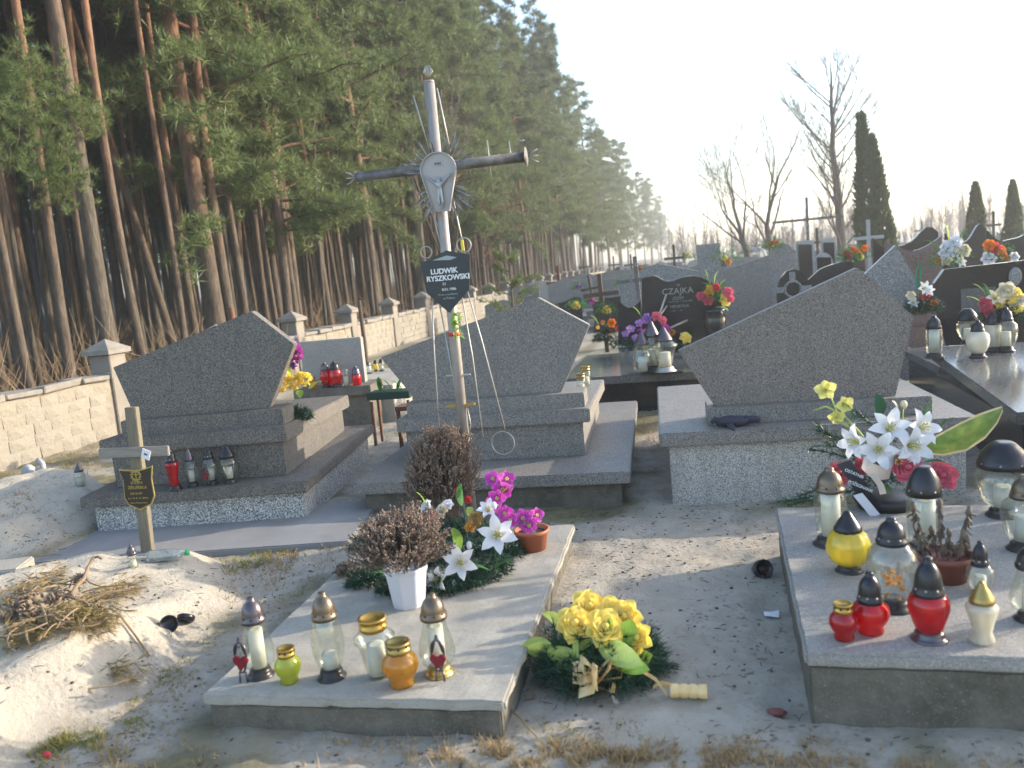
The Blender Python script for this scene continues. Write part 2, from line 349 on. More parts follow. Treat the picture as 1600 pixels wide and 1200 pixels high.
def bark_mat(name, low, high, z0, z1):
    m = bpy.data.materials.new(name); m.use_nodes = True; t = m.node_tree; L = t.links.new
    b = t.nodes['Principled BSDF']; b.inputs['Roughness'].default_value = .9
    tc = N(t, 'ShaderNodeTexCoord'); sx = N(t, 'ShaderNodeSeparateXYZ'); L(tc.outputs['Object'], sx.inputs[0])
    mp = N(t, 'ShaderNodeMapping'); mp.inputs['Scale'].default_value = (9, 9, 2.2); L(tc.outputs['Object'], mp.inputs[0])
    n = N(t, 'ShaderNodeTexNoise'); n.inputs['Scale'].default_value = 1.6; n.inputs['Detail'].default_value = 8; n.inputs['Roughness'].default_value = .7; L(mp.outputs[0], n.inputs[0])
    n2 = N(t, 'ShaderNodeTexNoise'); n2.inputs['Scale'].default_value = .9; n2.inputs['Detail'].default_value = 4; L(tc.outputs['Object'], n2.inputs[0])
    ma = N(t, 'ShaderNodeMath', operation='MULTIPLY_ADD'); L(n2.outputs[0], ma.inputs[0]); ma.inputs[1].default_value = 3.2; L(sx.outputs[2], ma.inputs[2])
    mr = N(t, 'ShaderNodeMapRange'); mr.inputs[1].default_value = z0+1.6; mr.inputs[2].default_value = z1+1.6; L(ma.outputs[0], mr.inputs[0])
    mx = N(t, 'ShaderNodeMix', data_type='RGBA'); L(mr.outputs[0], mx.inputs[0]); mx.inputs[6].default_value = (*low, 1); mx.inputs[7].default_value = (*high, 1)
    rp = N(t, 'ShaderNodeValToRGB'); rp.color_ramp.elements[0].position = .35; rp.color_ramp.elements[0].color = (.42, .42, .42, 1); rp.color_ramp.elements[1].position = .68; rp.color_ramp.elements[1].color = (1.2, 1.2, 1.2, 1)
    L(n.outputs[0], rp.inputs[0])
    m2 = N(t, 'ShaderNodeMix', data_type='RGBA', blend_type='MULTIPLY'); m2.inputs[0].default_value = 1; L(mx.outputs[2], m2.inputs[6]); L(rp.outputs[0], m2.inputs[7])
    L(m2.outputs[2], b.inputs['Base Color'])
    bp = N(t, 'ShaderNodeBump'); bp.inputs['Strength'].default_value = .9; bp.inputs['Distance'].default_value = .05; L(n.outputs[0], bp.inputs['Height']); L(bp.outputs[0], b.inputs['Normal'])
    return m
M['pine_bark'] = bark_mat('pine_bark', (.115, .088, .066), (.235, .125, .072), 2.2, 5.5)
M['pine_bark_grey'] = bark_mat('grey_pine_bark', (.105, .088, .070), (.19, .12, .082), 3.5, 7.5)
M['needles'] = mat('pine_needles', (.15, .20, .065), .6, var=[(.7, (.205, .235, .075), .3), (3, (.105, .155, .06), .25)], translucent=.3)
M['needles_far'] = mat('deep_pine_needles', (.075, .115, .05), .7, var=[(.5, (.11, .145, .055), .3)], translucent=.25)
M['thuja'] = mat('thuja_scales', (.05, .085, .03), .7, var=[(1.2, (.08, .12, .04), .3)], translucent=.2)
M['bare_bark'] = mat('bare_tree_bark', (.12, .105, .095), .9, var=[(6, (.085, .075, .065), .3)])
M['oak_leaves'] = mat('russet_leaves', (.24, .115, .06), .8, var=[(4, (.16, .08, .045), .3)], translucent=.3)
M['dry_grass'] = mat('straw_grass', (.50, .37, .20), .85, var=[(14, (.30, .21, .11), .3)], translucent=.25)
M['green_grass'] = mat('mossy_grass', (.20, .22, .05), .8, var=[(2, (.30, .26, .09), .3)], translucent=.25)
M['litter'] = mat('dark_twig_litter', (.10, .08, .06), .9)

# ------------------------------------------------------------------ ground
def sstep(a, b, x):
    t = max(0, min(1, (x-a)/(b-a))); return t*t*(3-2*t)
def nz(x, y, s, o=0): return noise.noise(Vector((x*s+o, y*s-o, o*.37)))
def ell(x, y, cx, cy, a, b, rz=0):
    dx, dy = x-cx, y-cy; c, s = math.cos(rz), math.sin(rz)
    return ((dx*c+dy*s)/a)**2+((-dx*s+dy*c)/b)**2
def mound1(x, y): return 1-sstep(.35, 1.08, ell(x, y, -3.24, 2.86, .88, 1.56, rad(-3))+.16*nz(x, y, 2.3, 3))
def mound2(x, y): return 1-sstep(.3, 1.1, ell(x, y, -5.15, 5.25, .72, 1.35, rad(38))+.2*nz(x, y, 2, 9))
def gh(x, y):
    z = .018*nz(x, y, .9)+.010*nz(x, y, 3.3, 5)
    if -9 < x < 6 and y < 14:
        z += .011*nz(x, y, 7.5, 2)+.008*nz(x, y, 14, 7)+.004*nz(x, y, 27, 1)-.03*sstep(.25, .6, nz(x, y, 4.2, 31))
        m1, m2 = mound1(x, y), mound2(x, y)
        z += .20*m1*(1+.45*nz(x, y, 2.1, 4)+.16*nz(x, y, 5.5, 14)) + .23*m2*(1+.4*nz(x, y, 2.4, 6)+.18*nz(x, y, 6, 16))+.014*max(m1, m2)*abs(nz(x, y, 9, 3))
    if x < -7.4: z += .05*sstep(-7.4, -9, x)*(1+nz(x, y, .5))
    return z
def on_g(x, y, up=0):
    z = 0
    for _ in range(6):
        p = on_z(x, y, z+up); z = gh(p.x, p.y)
    p.z = z; return p
def lines(lo, hi, step, far, grow):
    a = [lo+i*step for i in range(int((hi-lo)/step)+1)]
    s = step; x = a[-1]
    while x < far[1]: s *= grow; x += s; a.append(x)
    s = step; x = lo; b = []
    while x > far[0]: s *= grow; x -= s; b.append(x)
    return b[::-1]+a
gx_ = lines(-7.2, 2.4, .04, (-260, 260), 1.16); gy_ = lines(1.7, 7.6, .04, (-60, 420), 1.14)
vv = []; sand = []; moss = []; forest = []
for y in gy_:
    for x in gx_:
        near = abs(x) < 30 and y < 60
        vv.append((x, y, gh(x, y) if near else .0))
        s_ = max(mound1(x, y), mound2(x, y)) if (-8 < x < 0 and y < 9) else 0
        s_ = sstep(.12, .5, s_)
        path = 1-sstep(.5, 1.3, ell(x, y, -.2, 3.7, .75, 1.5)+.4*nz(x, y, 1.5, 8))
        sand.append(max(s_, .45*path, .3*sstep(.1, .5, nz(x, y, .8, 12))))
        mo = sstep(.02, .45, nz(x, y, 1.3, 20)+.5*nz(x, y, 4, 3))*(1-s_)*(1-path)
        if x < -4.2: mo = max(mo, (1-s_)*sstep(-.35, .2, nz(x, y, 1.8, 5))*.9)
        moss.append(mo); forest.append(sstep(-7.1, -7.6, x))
nx = len(gx_)
gf = [(j*nx+i, j*nx+i+1, (j+1)*nx+i+1, (j+1)*nx+i) for j in range(len(gy_)-1) for i in range(nx-1)]
gm = bpy.data.meshes.new('ground'); gm.from_pydata(vv, [], gf); gm.polygons.foreach_set('use_smooth', [True]*len(gf))
for nm, arr in (('sand', sand), ('moss', moss), ('forest', forest)):
    a = gm.attributes.new(nm, 'FLOAT', 'POINT'); a.data.foreach_set('value', arr)
m = bpy.data.materials.new('sandy_ground'); m.use_nodes = True; t = m.node_tree; L = t.links.new
b = t.nodes['Principled BSDF']; b.inputs['Roughness'].default_value = .95; b.inputs['Specular IOR Level'].default_value = .2
tc = N(t, 'ShaderNodeTexCoord')
def gnoise(s, d=6):
    n = N(t, 'ShaderNodeTexNoise'); n.inputs['Scale'].default_value = s; n.inputs['Detail'].default_value = d; n.inputs['Roughness'].default_value = .7; L(tc.outputs['Object'], n.inputs[0]); return n
def gramp(src, a, b_):
    r = N(t, 'ShaderNodeValToRGB'); r.color_ramp.elements[0].position = a; r.color_ramp.elements[1].position = b_; L(src, r.inputs[0]); return r.outputs[0]
def gmix(fac, a, c):
    x = N(t, 'ShaderNodeMix', data_type='RGBA'); L(fac, x.inputs[0])
    for i, k in ((6, a), (7, c)):
        if isinstance(k, tuple): x.inputs[i].default_value = (*k, 1)
        else: L(k, x.inputs[i])
    return x.outputs[2]
def gattr(nm): a = N(t, 'ShaderNodeAttribute', attribute_name=nm); return a.outputs['Fac']
c = gmix(gramp(gnoise(2.2).outputs[0], .35, .65), (.385, .34, .275), (.275, .24, .185))
c = gmix(gramp(gnoise(9).outputs[0], .42, .62), c, (.41, .375, .325))
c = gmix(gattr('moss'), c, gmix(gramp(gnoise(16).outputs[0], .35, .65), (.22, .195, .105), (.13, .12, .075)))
c = gmix(gattr('sand'), c, gmix(gramp(gnoise(14).outputs[0], .35, .7), (.50, .445, .36), (.41, .365, .30)))
vo = N(t, 'ShaderNodeTexVoronoi'); vo.inputs['Scale'].default_value = 75; L(tc.outputs['Object'], vo.inputs['Vector'])
sp = N(t, 'ShaderNodeSeparateColor'); L(vo.outputs['Color'], sp.inputs[0])
mu = N(t, 'ShaderNodeMath', operation='MULTIPLY'); L(gramp(sp.outputs[0], .88, 1.0), mu.inputs[0]); L(gramp(gnoise(3, 3).outputs[0], .40, .62), mu.inputs[1])
c = gmix(mu.outputs[0], c, (.10, .085, .065))
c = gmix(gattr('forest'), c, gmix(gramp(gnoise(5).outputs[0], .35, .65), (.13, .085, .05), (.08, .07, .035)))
L(c, b.inputs['Base Color'])
bp = N(t, 'ShaderNodeBump'); bp.inputs['Strength'].default_value = .8; bp.inputs['Distance'].default_value = .02; L(gnoise(32, 8).outputs[0], bp.inputs['Height']); L(bp.outputs[0], b.inputs['Normal'])
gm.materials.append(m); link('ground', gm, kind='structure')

# ------------------------------------------------------------------ boundary wall
WX = -7.1; WH = .70
wall = thing('boundary_wall', 'long low cream stone wall with capped pillars running along the pine wood', 'wall', (WX, 0, 0))
PY = [6.5+2.45*i for i in range(-1, 24)]
r = random.Random(3)
g = G(); g.box((-.122, 35, WH*.5-.1), (.22, 62, WH+.2)); g.build('wall_core', M['mortar'], wall)
blockm = []
for k in range(8):
    q = G()
    w_, h_ = .285, .129
    P = [(0, -w_/2, -h_/2), (0, w_/2, -h_/2), (0, w_/2, h_/2), (0, -w_/2, h_/2)]
    j = lambda a: r.uniform(-a, a)
    fr = [(.026+j(.005), y*.965+j(.005), z*.93+j(.005)) for _, y, z in P]
    q.add([(-.03, y+j(.004), z+j(.004)) for _, y, z in P]+[(.012, y+j(.006), z+j(.005)) for _, y, z in P]+fr+[(.033+j(.006), j(.06), j(.03))],
          [(0, 1, 5, 4), (1, 2, 6, 5), (2, 3, 7, 6), (3, 0, 4, 7), (4, 5, 9, 8), (5, 6, 10, 9), (6, 7, 11, 10), (7, 4, 8, 11), (8, 9, 12), (9, 10, 12), (10, 11, 12), (11, 8, 12)])
    blockm.append(q.mesh('stone_block', M['limestone'] if k % 3 else M['limestone2']))
cop = []
for k in range(4):
    q = G(); q.box((0, 0, 0), (.36, .54, .075), 0, .018, r); cop.append(q.mesh('coping_stone', M['coping'], .012, 1))
capg = G()
capg.box((0, 0, .03), (.40, .40, .055)); capg.add([(-.20, -.20, .0575), (.20, -.20, .0575), (.20, .20, .0575), (-.20, .20, .0575), (0, 0, .19)], [(0, 1, 4), (1, 2, 4), (2, 3, 4), (3, 0, 4)])
capm = capg.mesh('pillar_cap', M['coping'])
pilg = G(); pilg.box((0, 0, .40), (.30, .30, 1.2)); pilm = pilg.mesh('pillar', M['pillar'], .012, 1)
far = G(); farc = G(); nblk = 0
for i, y0 in enumerate(PY):
    p = link('pillar', pilm, wall, (-.12, y0, r.uniform(-.03, .03)))
    link('pillar_cap', capm, p, (0, 0, 1.0), None, (0, 0, r.uniform(-.05, .05)))
    if i == len(PY)-1: break
    a, b_ = y0+.15, PY[i+1]-.15
    for cse in range(5):
        yy = a-(.15 if cse % 2 else 0); z = .075+cse*.134
        while yy < b_-.02:
            ln = r.uniform(.25, .36); y1 = min(yy+ln, b_); y2 = max(yy, a)
            if y1-y2 > .05:
                L_ = y1-y2-.006
                if 0 < i < 6 and nblk < 296:
                    o = link('stone_block', r.choice(blockm), wall, (r.uniform(-.040, -.030), (y1+y2)/2, z+r.uniform(-.006, .006)), None, (0, 0, 0), (1, L_/.285, 1)); nblk += 1
                elif y0 < 46:
                    far.box((-.01, (y1+y2)/2, z), (.05, L_, .125), 0, .006, r)
            yy += ln
    yy = a
    while yy < b_-.05:
        ln = min(r.uniform(.42, .6), b_-yy)
        if y0 < 24: link('coping_stone', r.choice(cop), wall, (-.12+r.uniform(-.02, .02), yy+ln/2, WH+.035), None, (r.uniform(-.02, .02), 0, 0), (1, ln/.56, 1))
        else: farc.box((-.12, yy+ln/2, WH+.035), (.36, ln-.02, .075), 0, .012, r)
        yy += ln
far.build('distant_blocks', M['limestone'], wall, kind='stuff'); farc.build('distant_coping', M['coping'], wall, kind='stuff')

# ------------------------------------------------------------------ pines
def trunk_mesh(seed, h, r0, wob=.12, bend=(0, 0), bark='pine_bark', n=9):
    q = random.Random(seed); pts = []; rs = []; K = 16
    ph = q.uniform(0, 6); ph2 = q.uniform(0, 6)
    for i in range(K+1):
        u = i/K; z = -.25+u*(h+.25)
        x = wob*math.sin(u*5+ph)*u**.6+bend[0]*u*u; y = wob*math.sin(u*4+ph2)*u**.6+bend[1]*u*u
        pts.append((x, y, z)); rs.append(max(.012, r0*((1-u)**.75*.93+.07)*(1+.35*math.exp(-max(z, 0)*3))))
    g = G(); g.tube(pts, rs, n); return g.mesh('trunk', M[bark]), pts
def crown_mesh(seed, pts, z0, z1, R, nl, nt_, wd=.02, L_=.2, per=15, droop=.12, mat_='needles', side=None):
    q = random.Random(seed); lg = G(); ng = G()
    H = pts[-1][2]
    def axis(z):
        for a, b_ in zip(pts, pts[1:]):
            if b_[2] >= z:
                u = (z-a[2])/(b_[2]-a[2]); return Vector(a).lerp(Vector(b_), u)
        return Vector(pts[-1])
    for i in range(nl):
        u = (i+q.random())/nl; z = z0+(z1-z0)*u
        a = q.uniform(0, 2*PI) if side is None else q.gauss(side, 1.1)
        Lm = R*(1-u*.75)*q.uniform(.55, 1.1)*(.6+.4*min(1, u*4))
        o = axis(min(z, H-.1)); d = Vector((math.cos(a), math.sin(a), q.uniform(-.05, .45)))
        ln = []; p = o.copy(); k = 5
        for s_ in range(k+1):
            ln.append(p.copy()); d = (d+Vector((q.uniform(-.25, .25), q.uniform(-.25, .25), q.uniform(-.22, .14)-droop*.3))).normalized(); p = p+d*Lm/k
        lg.tube(ln, [.035*(1-.8*s_/k)*(.5+Lm/3) for s_ in range(k+1)], 5, False)
        for t_ in range(nt_):
            f = q.uniform(.22, 1.02); x = f*k; j = min(int(x), k-1); c = ln[j].lerp(ln[j+1], x-j)
            c = c+Vector((q.gauss(0, .2), q.gauss(0, .2), q.gauss(.04, .13)))*(.5+.5*Lm/2)
            ng.tuft(c, Vector((d.x*.5, d.y*.5, .45)), L_*q.uniform(.75, 1.2), wd, per, 1.0, q)
    return lg.mesh('limbs', M['pine_bark']), ng.mesh('crown', M[mat_])
EDGE = []   # wood-edge pines: boughs from low down
for k, (h, z0, R, nl, nt_) in enumerate([(14.5, 3.2, 3.1, 60, 46), (13.5, 2.9, 2.9, 56, 46), (15, 3.7, 3.2, 60, 46), (12.5, 2.7, 2.7, 54, 46)]):
    tm, pts = trunk_mesh(100+k, h, .115, .2); lm, cm = crown_mesh(200+k, pts, z0, h, R, nl, nt_, .019, .27, 22); EDGE.append((tm, lm, cm))
HIGH = []   # closed-stand pines: bare poles, crown high up
for k, (h, r0, z0, R) in enumerate([(15, .080, 7.2, 1.9), (14, .060, 6.4, 1.7), (16, .092, 7.6, 2.1), (13.5, .050, 6.2, 1.6), (15.5, .070, 7, 1.9), (14.5, .055, 7.2, 1.6)]):
    tm, pts = trunk_mesh(300+k, h, r0, .22, (rng.uniform(-.5, .5), rng.uniform(-.5, .5)), 'pine_bark' if k % 3 else 'pine_bark_grey')
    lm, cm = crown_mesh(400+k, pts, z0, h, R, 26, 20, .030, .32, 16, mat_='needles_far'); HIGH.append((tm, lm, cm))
def plant(kind, x, y, rz, sc_, label, group, tilt=(0, 0)):
    t = thing('pine_tree', label, 'tree', (x, y, 0), rz, group)
    t.rotation_euler = (tilt[0], tilt[1], rz); t.scale = (sc_,)*3
    link('trunk', kind[0], t); link('limbs', kind[1], t, kind='stuff'); link('crown', kind[2], t, kind='stuff'); return t
taken = []
def free(x, y, d):
    return all((x-a)**2+(y-b_)**2 > d*d for a, b_ in taken)
# conspicuous trunks placed one by one
def pine_at(px, py, X, r0, h, label, z0=8, R=1.8, tilt=(0, 0), bend=(0, 0), bark='pine_bark', stub=None, seed=1, low=None):
    p = on_x(px, py, X); tm, pts = trunk_mesh(seed, h, r0, .1, bend, bark, 12)
    lm, cm = crown_mesh(seed+50, pts, z0, h, R, 20, 16, .035, .26, 12)
    t = thing('pine_tree', label, 'tree', (X, p.y, 0)); t.rotation_euler = (tilt[0], tilt[1], 0)
    link('trunk', tm, t); link('limbs', lm, t, kind='stuff'); link('crown', cm, t, kind='stuff'); taken.append((X, p.y))
    if stub:
        g = G(); z = stub; x0 = .09
        g.tube([(x0*.4, 0, z-.1), (x0+.12, -.04, z+.02), (x0+.22, -.05, z+.16)], [.075, .06, .05], 8); g.build('branch_stub', M['pine_bark'], t)
    return t
pine_at(338, 500, -8.6, .185, 15, 'thickest pine trunk with a short sawn branch stub, behind the left headstone', stub=4.15, seed=11, z0=6.5, R=2.2)
pine_at(300, 480, -9.3, .085, 14, 'slim reddish pine standing just beside the thickest trunk', seed=12)
pine_at(262, 420, -9.8, .085, 14, 'thin pine leaning far over to one side among straight trunks', tilt=(0, rad(-9.5)), seed=13)
pine_at(165, 520, -8.9, .14, 15, 'thick dark grey pine trunk rising behind the first wall pillar', bark='pine_bark_grey', seed=14)
pine_at(105, 560, -8.7, .08, 14, 'straight pine left of the thick dark trunk, close to the wall', seed=15)
pine_at(430, 430, -10, .11, 15, 'stout orange pine behind the apex of the left headstone', seed=17)
pine_at(455, 430, -10.8, .11, 15, 'orange pine close beside the stout one above the headstone', seed=18)
pine_at(585, 420, -8.9, .13, 14, 'stout grey pine trunk behind the leaning wooden pole', bark='pine_bark_grey', seed=19)
pine_at(655, 400, -8.5, .24, 15, 'broad mossy pine trunk right behind the tall metal cross', bark='pine_bark_grey', seed=20)
r = random.Random(21)
n_ind = 0
for y in [13.6, 15.6, 17.4, 19.4, 21.5, 23.6, 25.8, 28, 30.5, 33, 35.5, 38.3, 41.5, 45, 49, 53, 58, 63, 68, 74, 80, 87, 95, 104, 114, 126, 140, 156, 174, 196, 220, 250]:
    x = -8.2-r.uniform(0, 1.1)
    plant(EDGE[n_ind % 4], x, y+r.uniform(-.6, .6), r.uniform(0, 6), r.uniform(.86, 1.05)*(1.12 if y > 100 else 1), 'pine with low green boughs on the edge of the wood behind the stone wall', 'edge pines with low boughs'); taken.append((x, y)); n_ind += 1
cnt = 0; tries = 0
while cnt < 268 and tries < 20000:
    tries += 1
    y = 7.5+50*r.random()**1.5; x = -8.5-17*r.random()**1.7
    if y < -x*.86-1.5 or not free(x, y, .55 if x > -14 else .9): continue
    taken.append((x, y)); cnt += 1
    plant(r.choice(HIGH), x, y, r.uniform(0, 6), r.uniform(.98, 1.18) if y < 17 else r.uniform(.78, 1.1), 'slender bare-trunked pine standing in the crowded dark wood', 'slender pines inside the wood', (r.gauss(0, .03), r.gauss(0, .03)))
# the wood further in reads as one mass
g = G(); gn = G(); q = random.Random(5); k = 0
while k < 1500:
    x = -12-60*q.random()**1.2; y = 5+110*q.random()**1.2
    if y < -x*.8-3 or not free(x, y, .7): continue
    k += 1
    dx, dy = q.gauss(0, .4), q.gauss(0, .4); r0 = q.uniform(.05, .11)
    g.tube([(x, y, -.2), (x+dx*.3, y+dy*.3, 4), (x+dx, y+dy, 12)], [r0, r0*.8, r0*.3], 5, False)
    for _ in range(22):
        c = Vector((x+dx+q.gauss(0, 1.1), y+dy+q.gauss(0, 1.1), q.uniform(5.0, 14.5)))
        gn.tuft(c, (0, 0, .3), q.uniform(.5, .9), .13, 7, 1.0, q)
tag(g.build('distant_wood', M['pine_bark_grey'], kind='stuff'), 'mass of dark trunks deep inside the pine wood', 'wood')
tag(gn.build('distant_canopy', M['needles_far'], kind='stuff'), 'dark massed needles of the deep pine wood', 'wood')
# brushwood under the trees
g = G(); q = random.Random(6)
for k in range(420):
    x = -7.9-q.random()**1.6*16; y = 6+q.random()**1.3*45
    for _ in range(7):
        a = q.uniform(0, 6.3); d = Vector((math.cos(a)*.6, math.sin(a)*.6, 1)); L_ = q.uniform(.35, 1.3)
        p0 = Vector((x+q.gauss(0, .2), y+q.gauss(0, .2), 0)); p1 = p0+d*L_*.6; p2 = p1+(d+Vector((q.gauss(0, .4), q.gauss(0, .4), q.gauss(0, .3))))*L_*.5
        g.tube([p0, p1, p2], [.007, .005, .002], 3, False)
tag(g.build('brushwood', M['dry_twig'], kind='stuff'), 'thin dry brushwood under the pines behind the wall', 'undergrowth')

# ------------------------------------------------------------------ bare trees, thujas, far wood
def bare_tree(name, label, base, h, r0, lean, seed, spread=.5, forks=3, group=None, levels=5, twig='bare_bark', up=.35):
    q = random.Random(seed); tg = G(); bgm = G()
    def grow(p, d, L_, rr, lv, g):
        pts = [p.copy()]; rs = [rr]; k = 4 if lv < 3 else 3
        for i in range(k):
            d = (d+Vector((q.gauss(0, .10), q.gauss(0, .10), up*.16))).normalized(); p = p+d*L_/k; pts.append(p.copy()); rs.append(rr*(1-.42*(i+1)/k))
        g.tube(pts, rs, 8 if lv == 0 else 5 if lv < 3 else 3, False)
        if lv >= levels: return
        nch = forks if lv else forks+2
        for i in range(nch):
            a = q.uniform(0, 2*PI); f = q.uniform(.45, 1) if i else 1; x = f*k; j = min(int(x), k-1); c = pts[j].lerp(pts[j+1], x-j)
            o = d.orthogonal().normalized(); o2 = d.cross(o)
            sp_ = spread*q.uniform(.5, 1.25)*(.35 if i == 0 else 1)
            nd = (d+(o*math.cos(a)+o2*math.sin(a))*sp_+Vector((0, 0, up*.3))).normalized()
            grow(c, nd, L_*q.uniform(.62, .86), max(.0045, rs[-1]*(.85 if i == 0 else q.uniform(.42, .65))), lv+1, bgm)
    t = thing(name, label, 'tree', base, 0, group)
    grow(Vector((0, 0, -.3)), Vector(lean).normalized(), h*.30, r0, 0, tg)
    tg.build('trunk', M['bare_bark'], t); bgm.build('branches', M[twig], t, kind='stuff'); return t
def ground_far(px, Y): p = on_y(px, 380, Y); return (p.x, p.y, 0)
bare_tree('bare_tree', 'leafless tree leaning left with a dark trunk, beyond the graves', ground_far(1182, 38), 8.4, .20, (-.26, 0, 1), 31, .72, 3, levels=6)
bare_tree('bare_tree', 'leafless middle tree forking low, between the leaning and the broad one', ground_far(1208, 41), 9.4, .21, (-.03, 0, 1), 32, .68, 3, levels=6)
def fan_tree(label, base, h, r0, seed, spread, n1=36, n2=15):
    """central leader with many steep ascending limbs"""
    q = random.Random(seed); t = thing('bare_tree', label, 'tree', base); tg = G(); bgm = G()
    top = Vector((-.035*h, 0, h)); K = 10
    ax = [Vector((0, 0, -.3)).lerp(top, u/K)+Vector((q.gauss(0, .05), q.gauss(0, .05), 0)) for u in range(K+1)]
    tg.tube(ax, [r0*(1-u/K)**.8+.012 for u in range(K+1)], 9, False); tg.build('trunk', M['bare_bark'], t)
    at_ = lambda u: ax[min(int(u*K), K-1)].lerp(ax[min(int(u*K), K-1)+1], u*K-min(int(u*K), K-1))
    for i in range(n1):
        u = .14+.72*(i+q.random())/n1; a = q.uniform(0, 6.28); p = at_(u); L_ = h*(.56-.34*u)*q.uniform(.6, 1.1)*(1 if u > .3 else .8)
        d = Vector((math.cos(a)*spread, math.sin(a)*spread, .75)).normalized(); pts = [p.copy()]
        for k in range(6): d = (d+Vector((q.gauss(0, .07), q.gauss(0, .07), .07))).normalized(); p = p+d*L_/6; pts.append(p.copy())
        rb = r0*.20*(1-u*.6); bgm.tube(pts, [rb*(1-k/6)+.007 for k in range(7)], 5, False)
        for j in range(n2):
            x = q.uniform(.8, 5.9); k = int(x); c = pts[k].lerp(pts[min(k+1, 6)], x-k); b_ = q.uniform(0, 6.28); l2 = L_*q.uniform(.18, .4)
            e_ = (d+Vector((math.cos(b_)*.55, math.sin(b_)*.55, .15))).normalized(); m_ = c+e_*l2*.5; e2 = (e_+Vector((q.gauss(0, .1), q.gauss(0, .1), .15))).normalized()
            bgm.tube([c, m_, m_+e2*l2*.5], [.010, .007, .004], 3, False)
            for _ in range(6):
                f = c.lerp(m_+e2*l2*.5, q.uniform(.3, 1)); g_ = (e2+Vector((q.gauss(0, .5), q.gauss(0, .5), q.gauss(0, .3)))).normalized(); bgm.tube([f, f+g_*l2*.45], [.0055, .003], 3, False)
    bgm.build('branches', M['bare_bark'], t, kind='stuff'); return t
fan_tree('tallest and broadest leafless tree, next to the big thuja', ground_far(1318, 37), 8.8, .22, 38, .75)
p = on_x(838, 388, -7.9)
bare_tree('bare_tree', 'leafless tree with fine twigs reaching over from the wood edge', (-7.9, p.y*.62, 0), 9.5, .12, (.22, -.1, 1), 37, .55, 3)
def thuja(label, base, h, rb, seed, lobes, group=None, n=5200):
    q = random.Random(seed); t = thing('thuja', label, 'tree', base, 0, group)
    g = G(); g.tube([(0, 0, -.2), (0, 0, h*.5)], [rb*.16, rb*.06], 7); g.build('trunk', M['bare_bark'], t)
    g = G()
    for lx, lh, lr in lobes:
        k = 0
        while k < n*lh*lr/(h*rb):
            u = q.random(); a = q.uniform(0, 2*PI)
            prof = min(1, (u+.06)*5)*(1-u)**.62*(1+.16*math.sin(a*3+u*9+seed)+.1*math.sin(u*23+a*2))
            rr = lr*prof*q.uniform(.72, 1.05)
            p = Vector((lx*(.5+.5*(1-u))+rr*math.cos(a), rr*math.sin(a), .12+u*lh))
            g.tuft(p, Vector((math.cos(a)*.5, math.sin(a)*.5, 1)), .05*h*q.uniform(.5, 1), .016*h, 2, .5, q); k += 1
    g.build('crown', M['thuja'], t, kind='stuff'); return t
thuja('tall double-tipped dark green thuja beside the broad bare tree', ground_far(1374, 27), 5.1, .62, 1, [(-.20, 5.0, .40), (.28, 4.3, .34)]).rotation_euler = (0, rad(-3.5), 0)
thuja('small pointed thuja, the nearer to the big thuja of two', ground_far(1525, 30), 2.9, .45, 2, [(0, 2.85, .42)], n=4600)
thuja('small slim pointed thuja nearest the picture edge', ground_far(1583, 29), 2.7, .4, 3, [(0, 2.75, .36)], n=4600)
g = G(); q = random.Random(8)
for k in range(380):
    Y = q.uniform(70, 150); px = q.uniform(1030, 1750); p = on_y(px, 380, Y); h = q.uniform(3.5, 8.5)*(.7+.5*nz(px, 0, .011))
    tl = Vector((q.gauss(0, .4), q.gauss(0, .4), h)); g.tube([Vector((p.x, p.y, 0)), Vector((p.x, p.y, 0))+tl*.5, Vector((p.x, p.y, 0))+tl], [.055, .04, .015], 3, False)
    for _ in range(36):
        u = q.uniform(.12, 1); a = q.uniform(0, 6.3); c = Vector((p.x, p.y, 0))+tl*u; d = Vector((math.cos(a), math.sin(a), q.uniform(.6, 1.8)))*h*.16*(1.15-u)
        g.tube([c, c+d*.5, c+d+Vector((0, 0, .2))], [.02, .014, .008], 3, False)
tag(g.build('far_bare_wood', M['bare_bark'], kind='stuff'), 'hazy line of bare birches beyond the cemetery', 'wood')

# ------------------------------------------------------------------ tombs
def tomb(label, loc, rz, parts, group=None, name='tomb', cat='tomb'):
    """parts: (name, material, bevel, builder)"""
    t = thing(name, label, cat, loc, rz, group); out = {}
    for nm, mt, bv, fn in parts:
        g = G(); fn(g); out[nm] = g.build(nm, M[mt], t, bevel=bv, worn=.005 if name == 'slab_grave' else .0012 if cat == 'tomb' and 'terr' in mt else 0)
    return t, out
S = lambda *a, **k: (lambda g: g.slab(*a, **k))
Pz = lambda poly, y0, y1: (lambda g: g.prism(poly, y0, y1))
tombL, _ = tomb('grey terrazzo tomb with a tall five-sided headstone, beside the boundary wall and lantern row', (-3.47, 4.97, 0), rad(9), [
    ('base_wall', 'terr_rough', .006, S(-.75, .75, 0, 1.9, -.1, .22)),
    ('base_slab', 'terr_dark', .007, S(-.81, .80, -.06, 1.98, .22, .30)),
    ('chest', 'terr_dark', .006, S(-.66, .59, .16, 1.75, .30, .55)),
    ('lid', 'terr_dark', .008, S(-.71, .64, .11, 1.82, .55, .66, dzb=.05)),
    ('pedestal', 'terr_dark', .006, S(-.58, .60, .2, .46, .645, .77)),
    ('headstone', 'terr_dark', .004, Pz([(-.50, .77), (.49, .77), (.725, 1.21), (.45, 1.465), (-.61, 1.155)], .27, .36))])
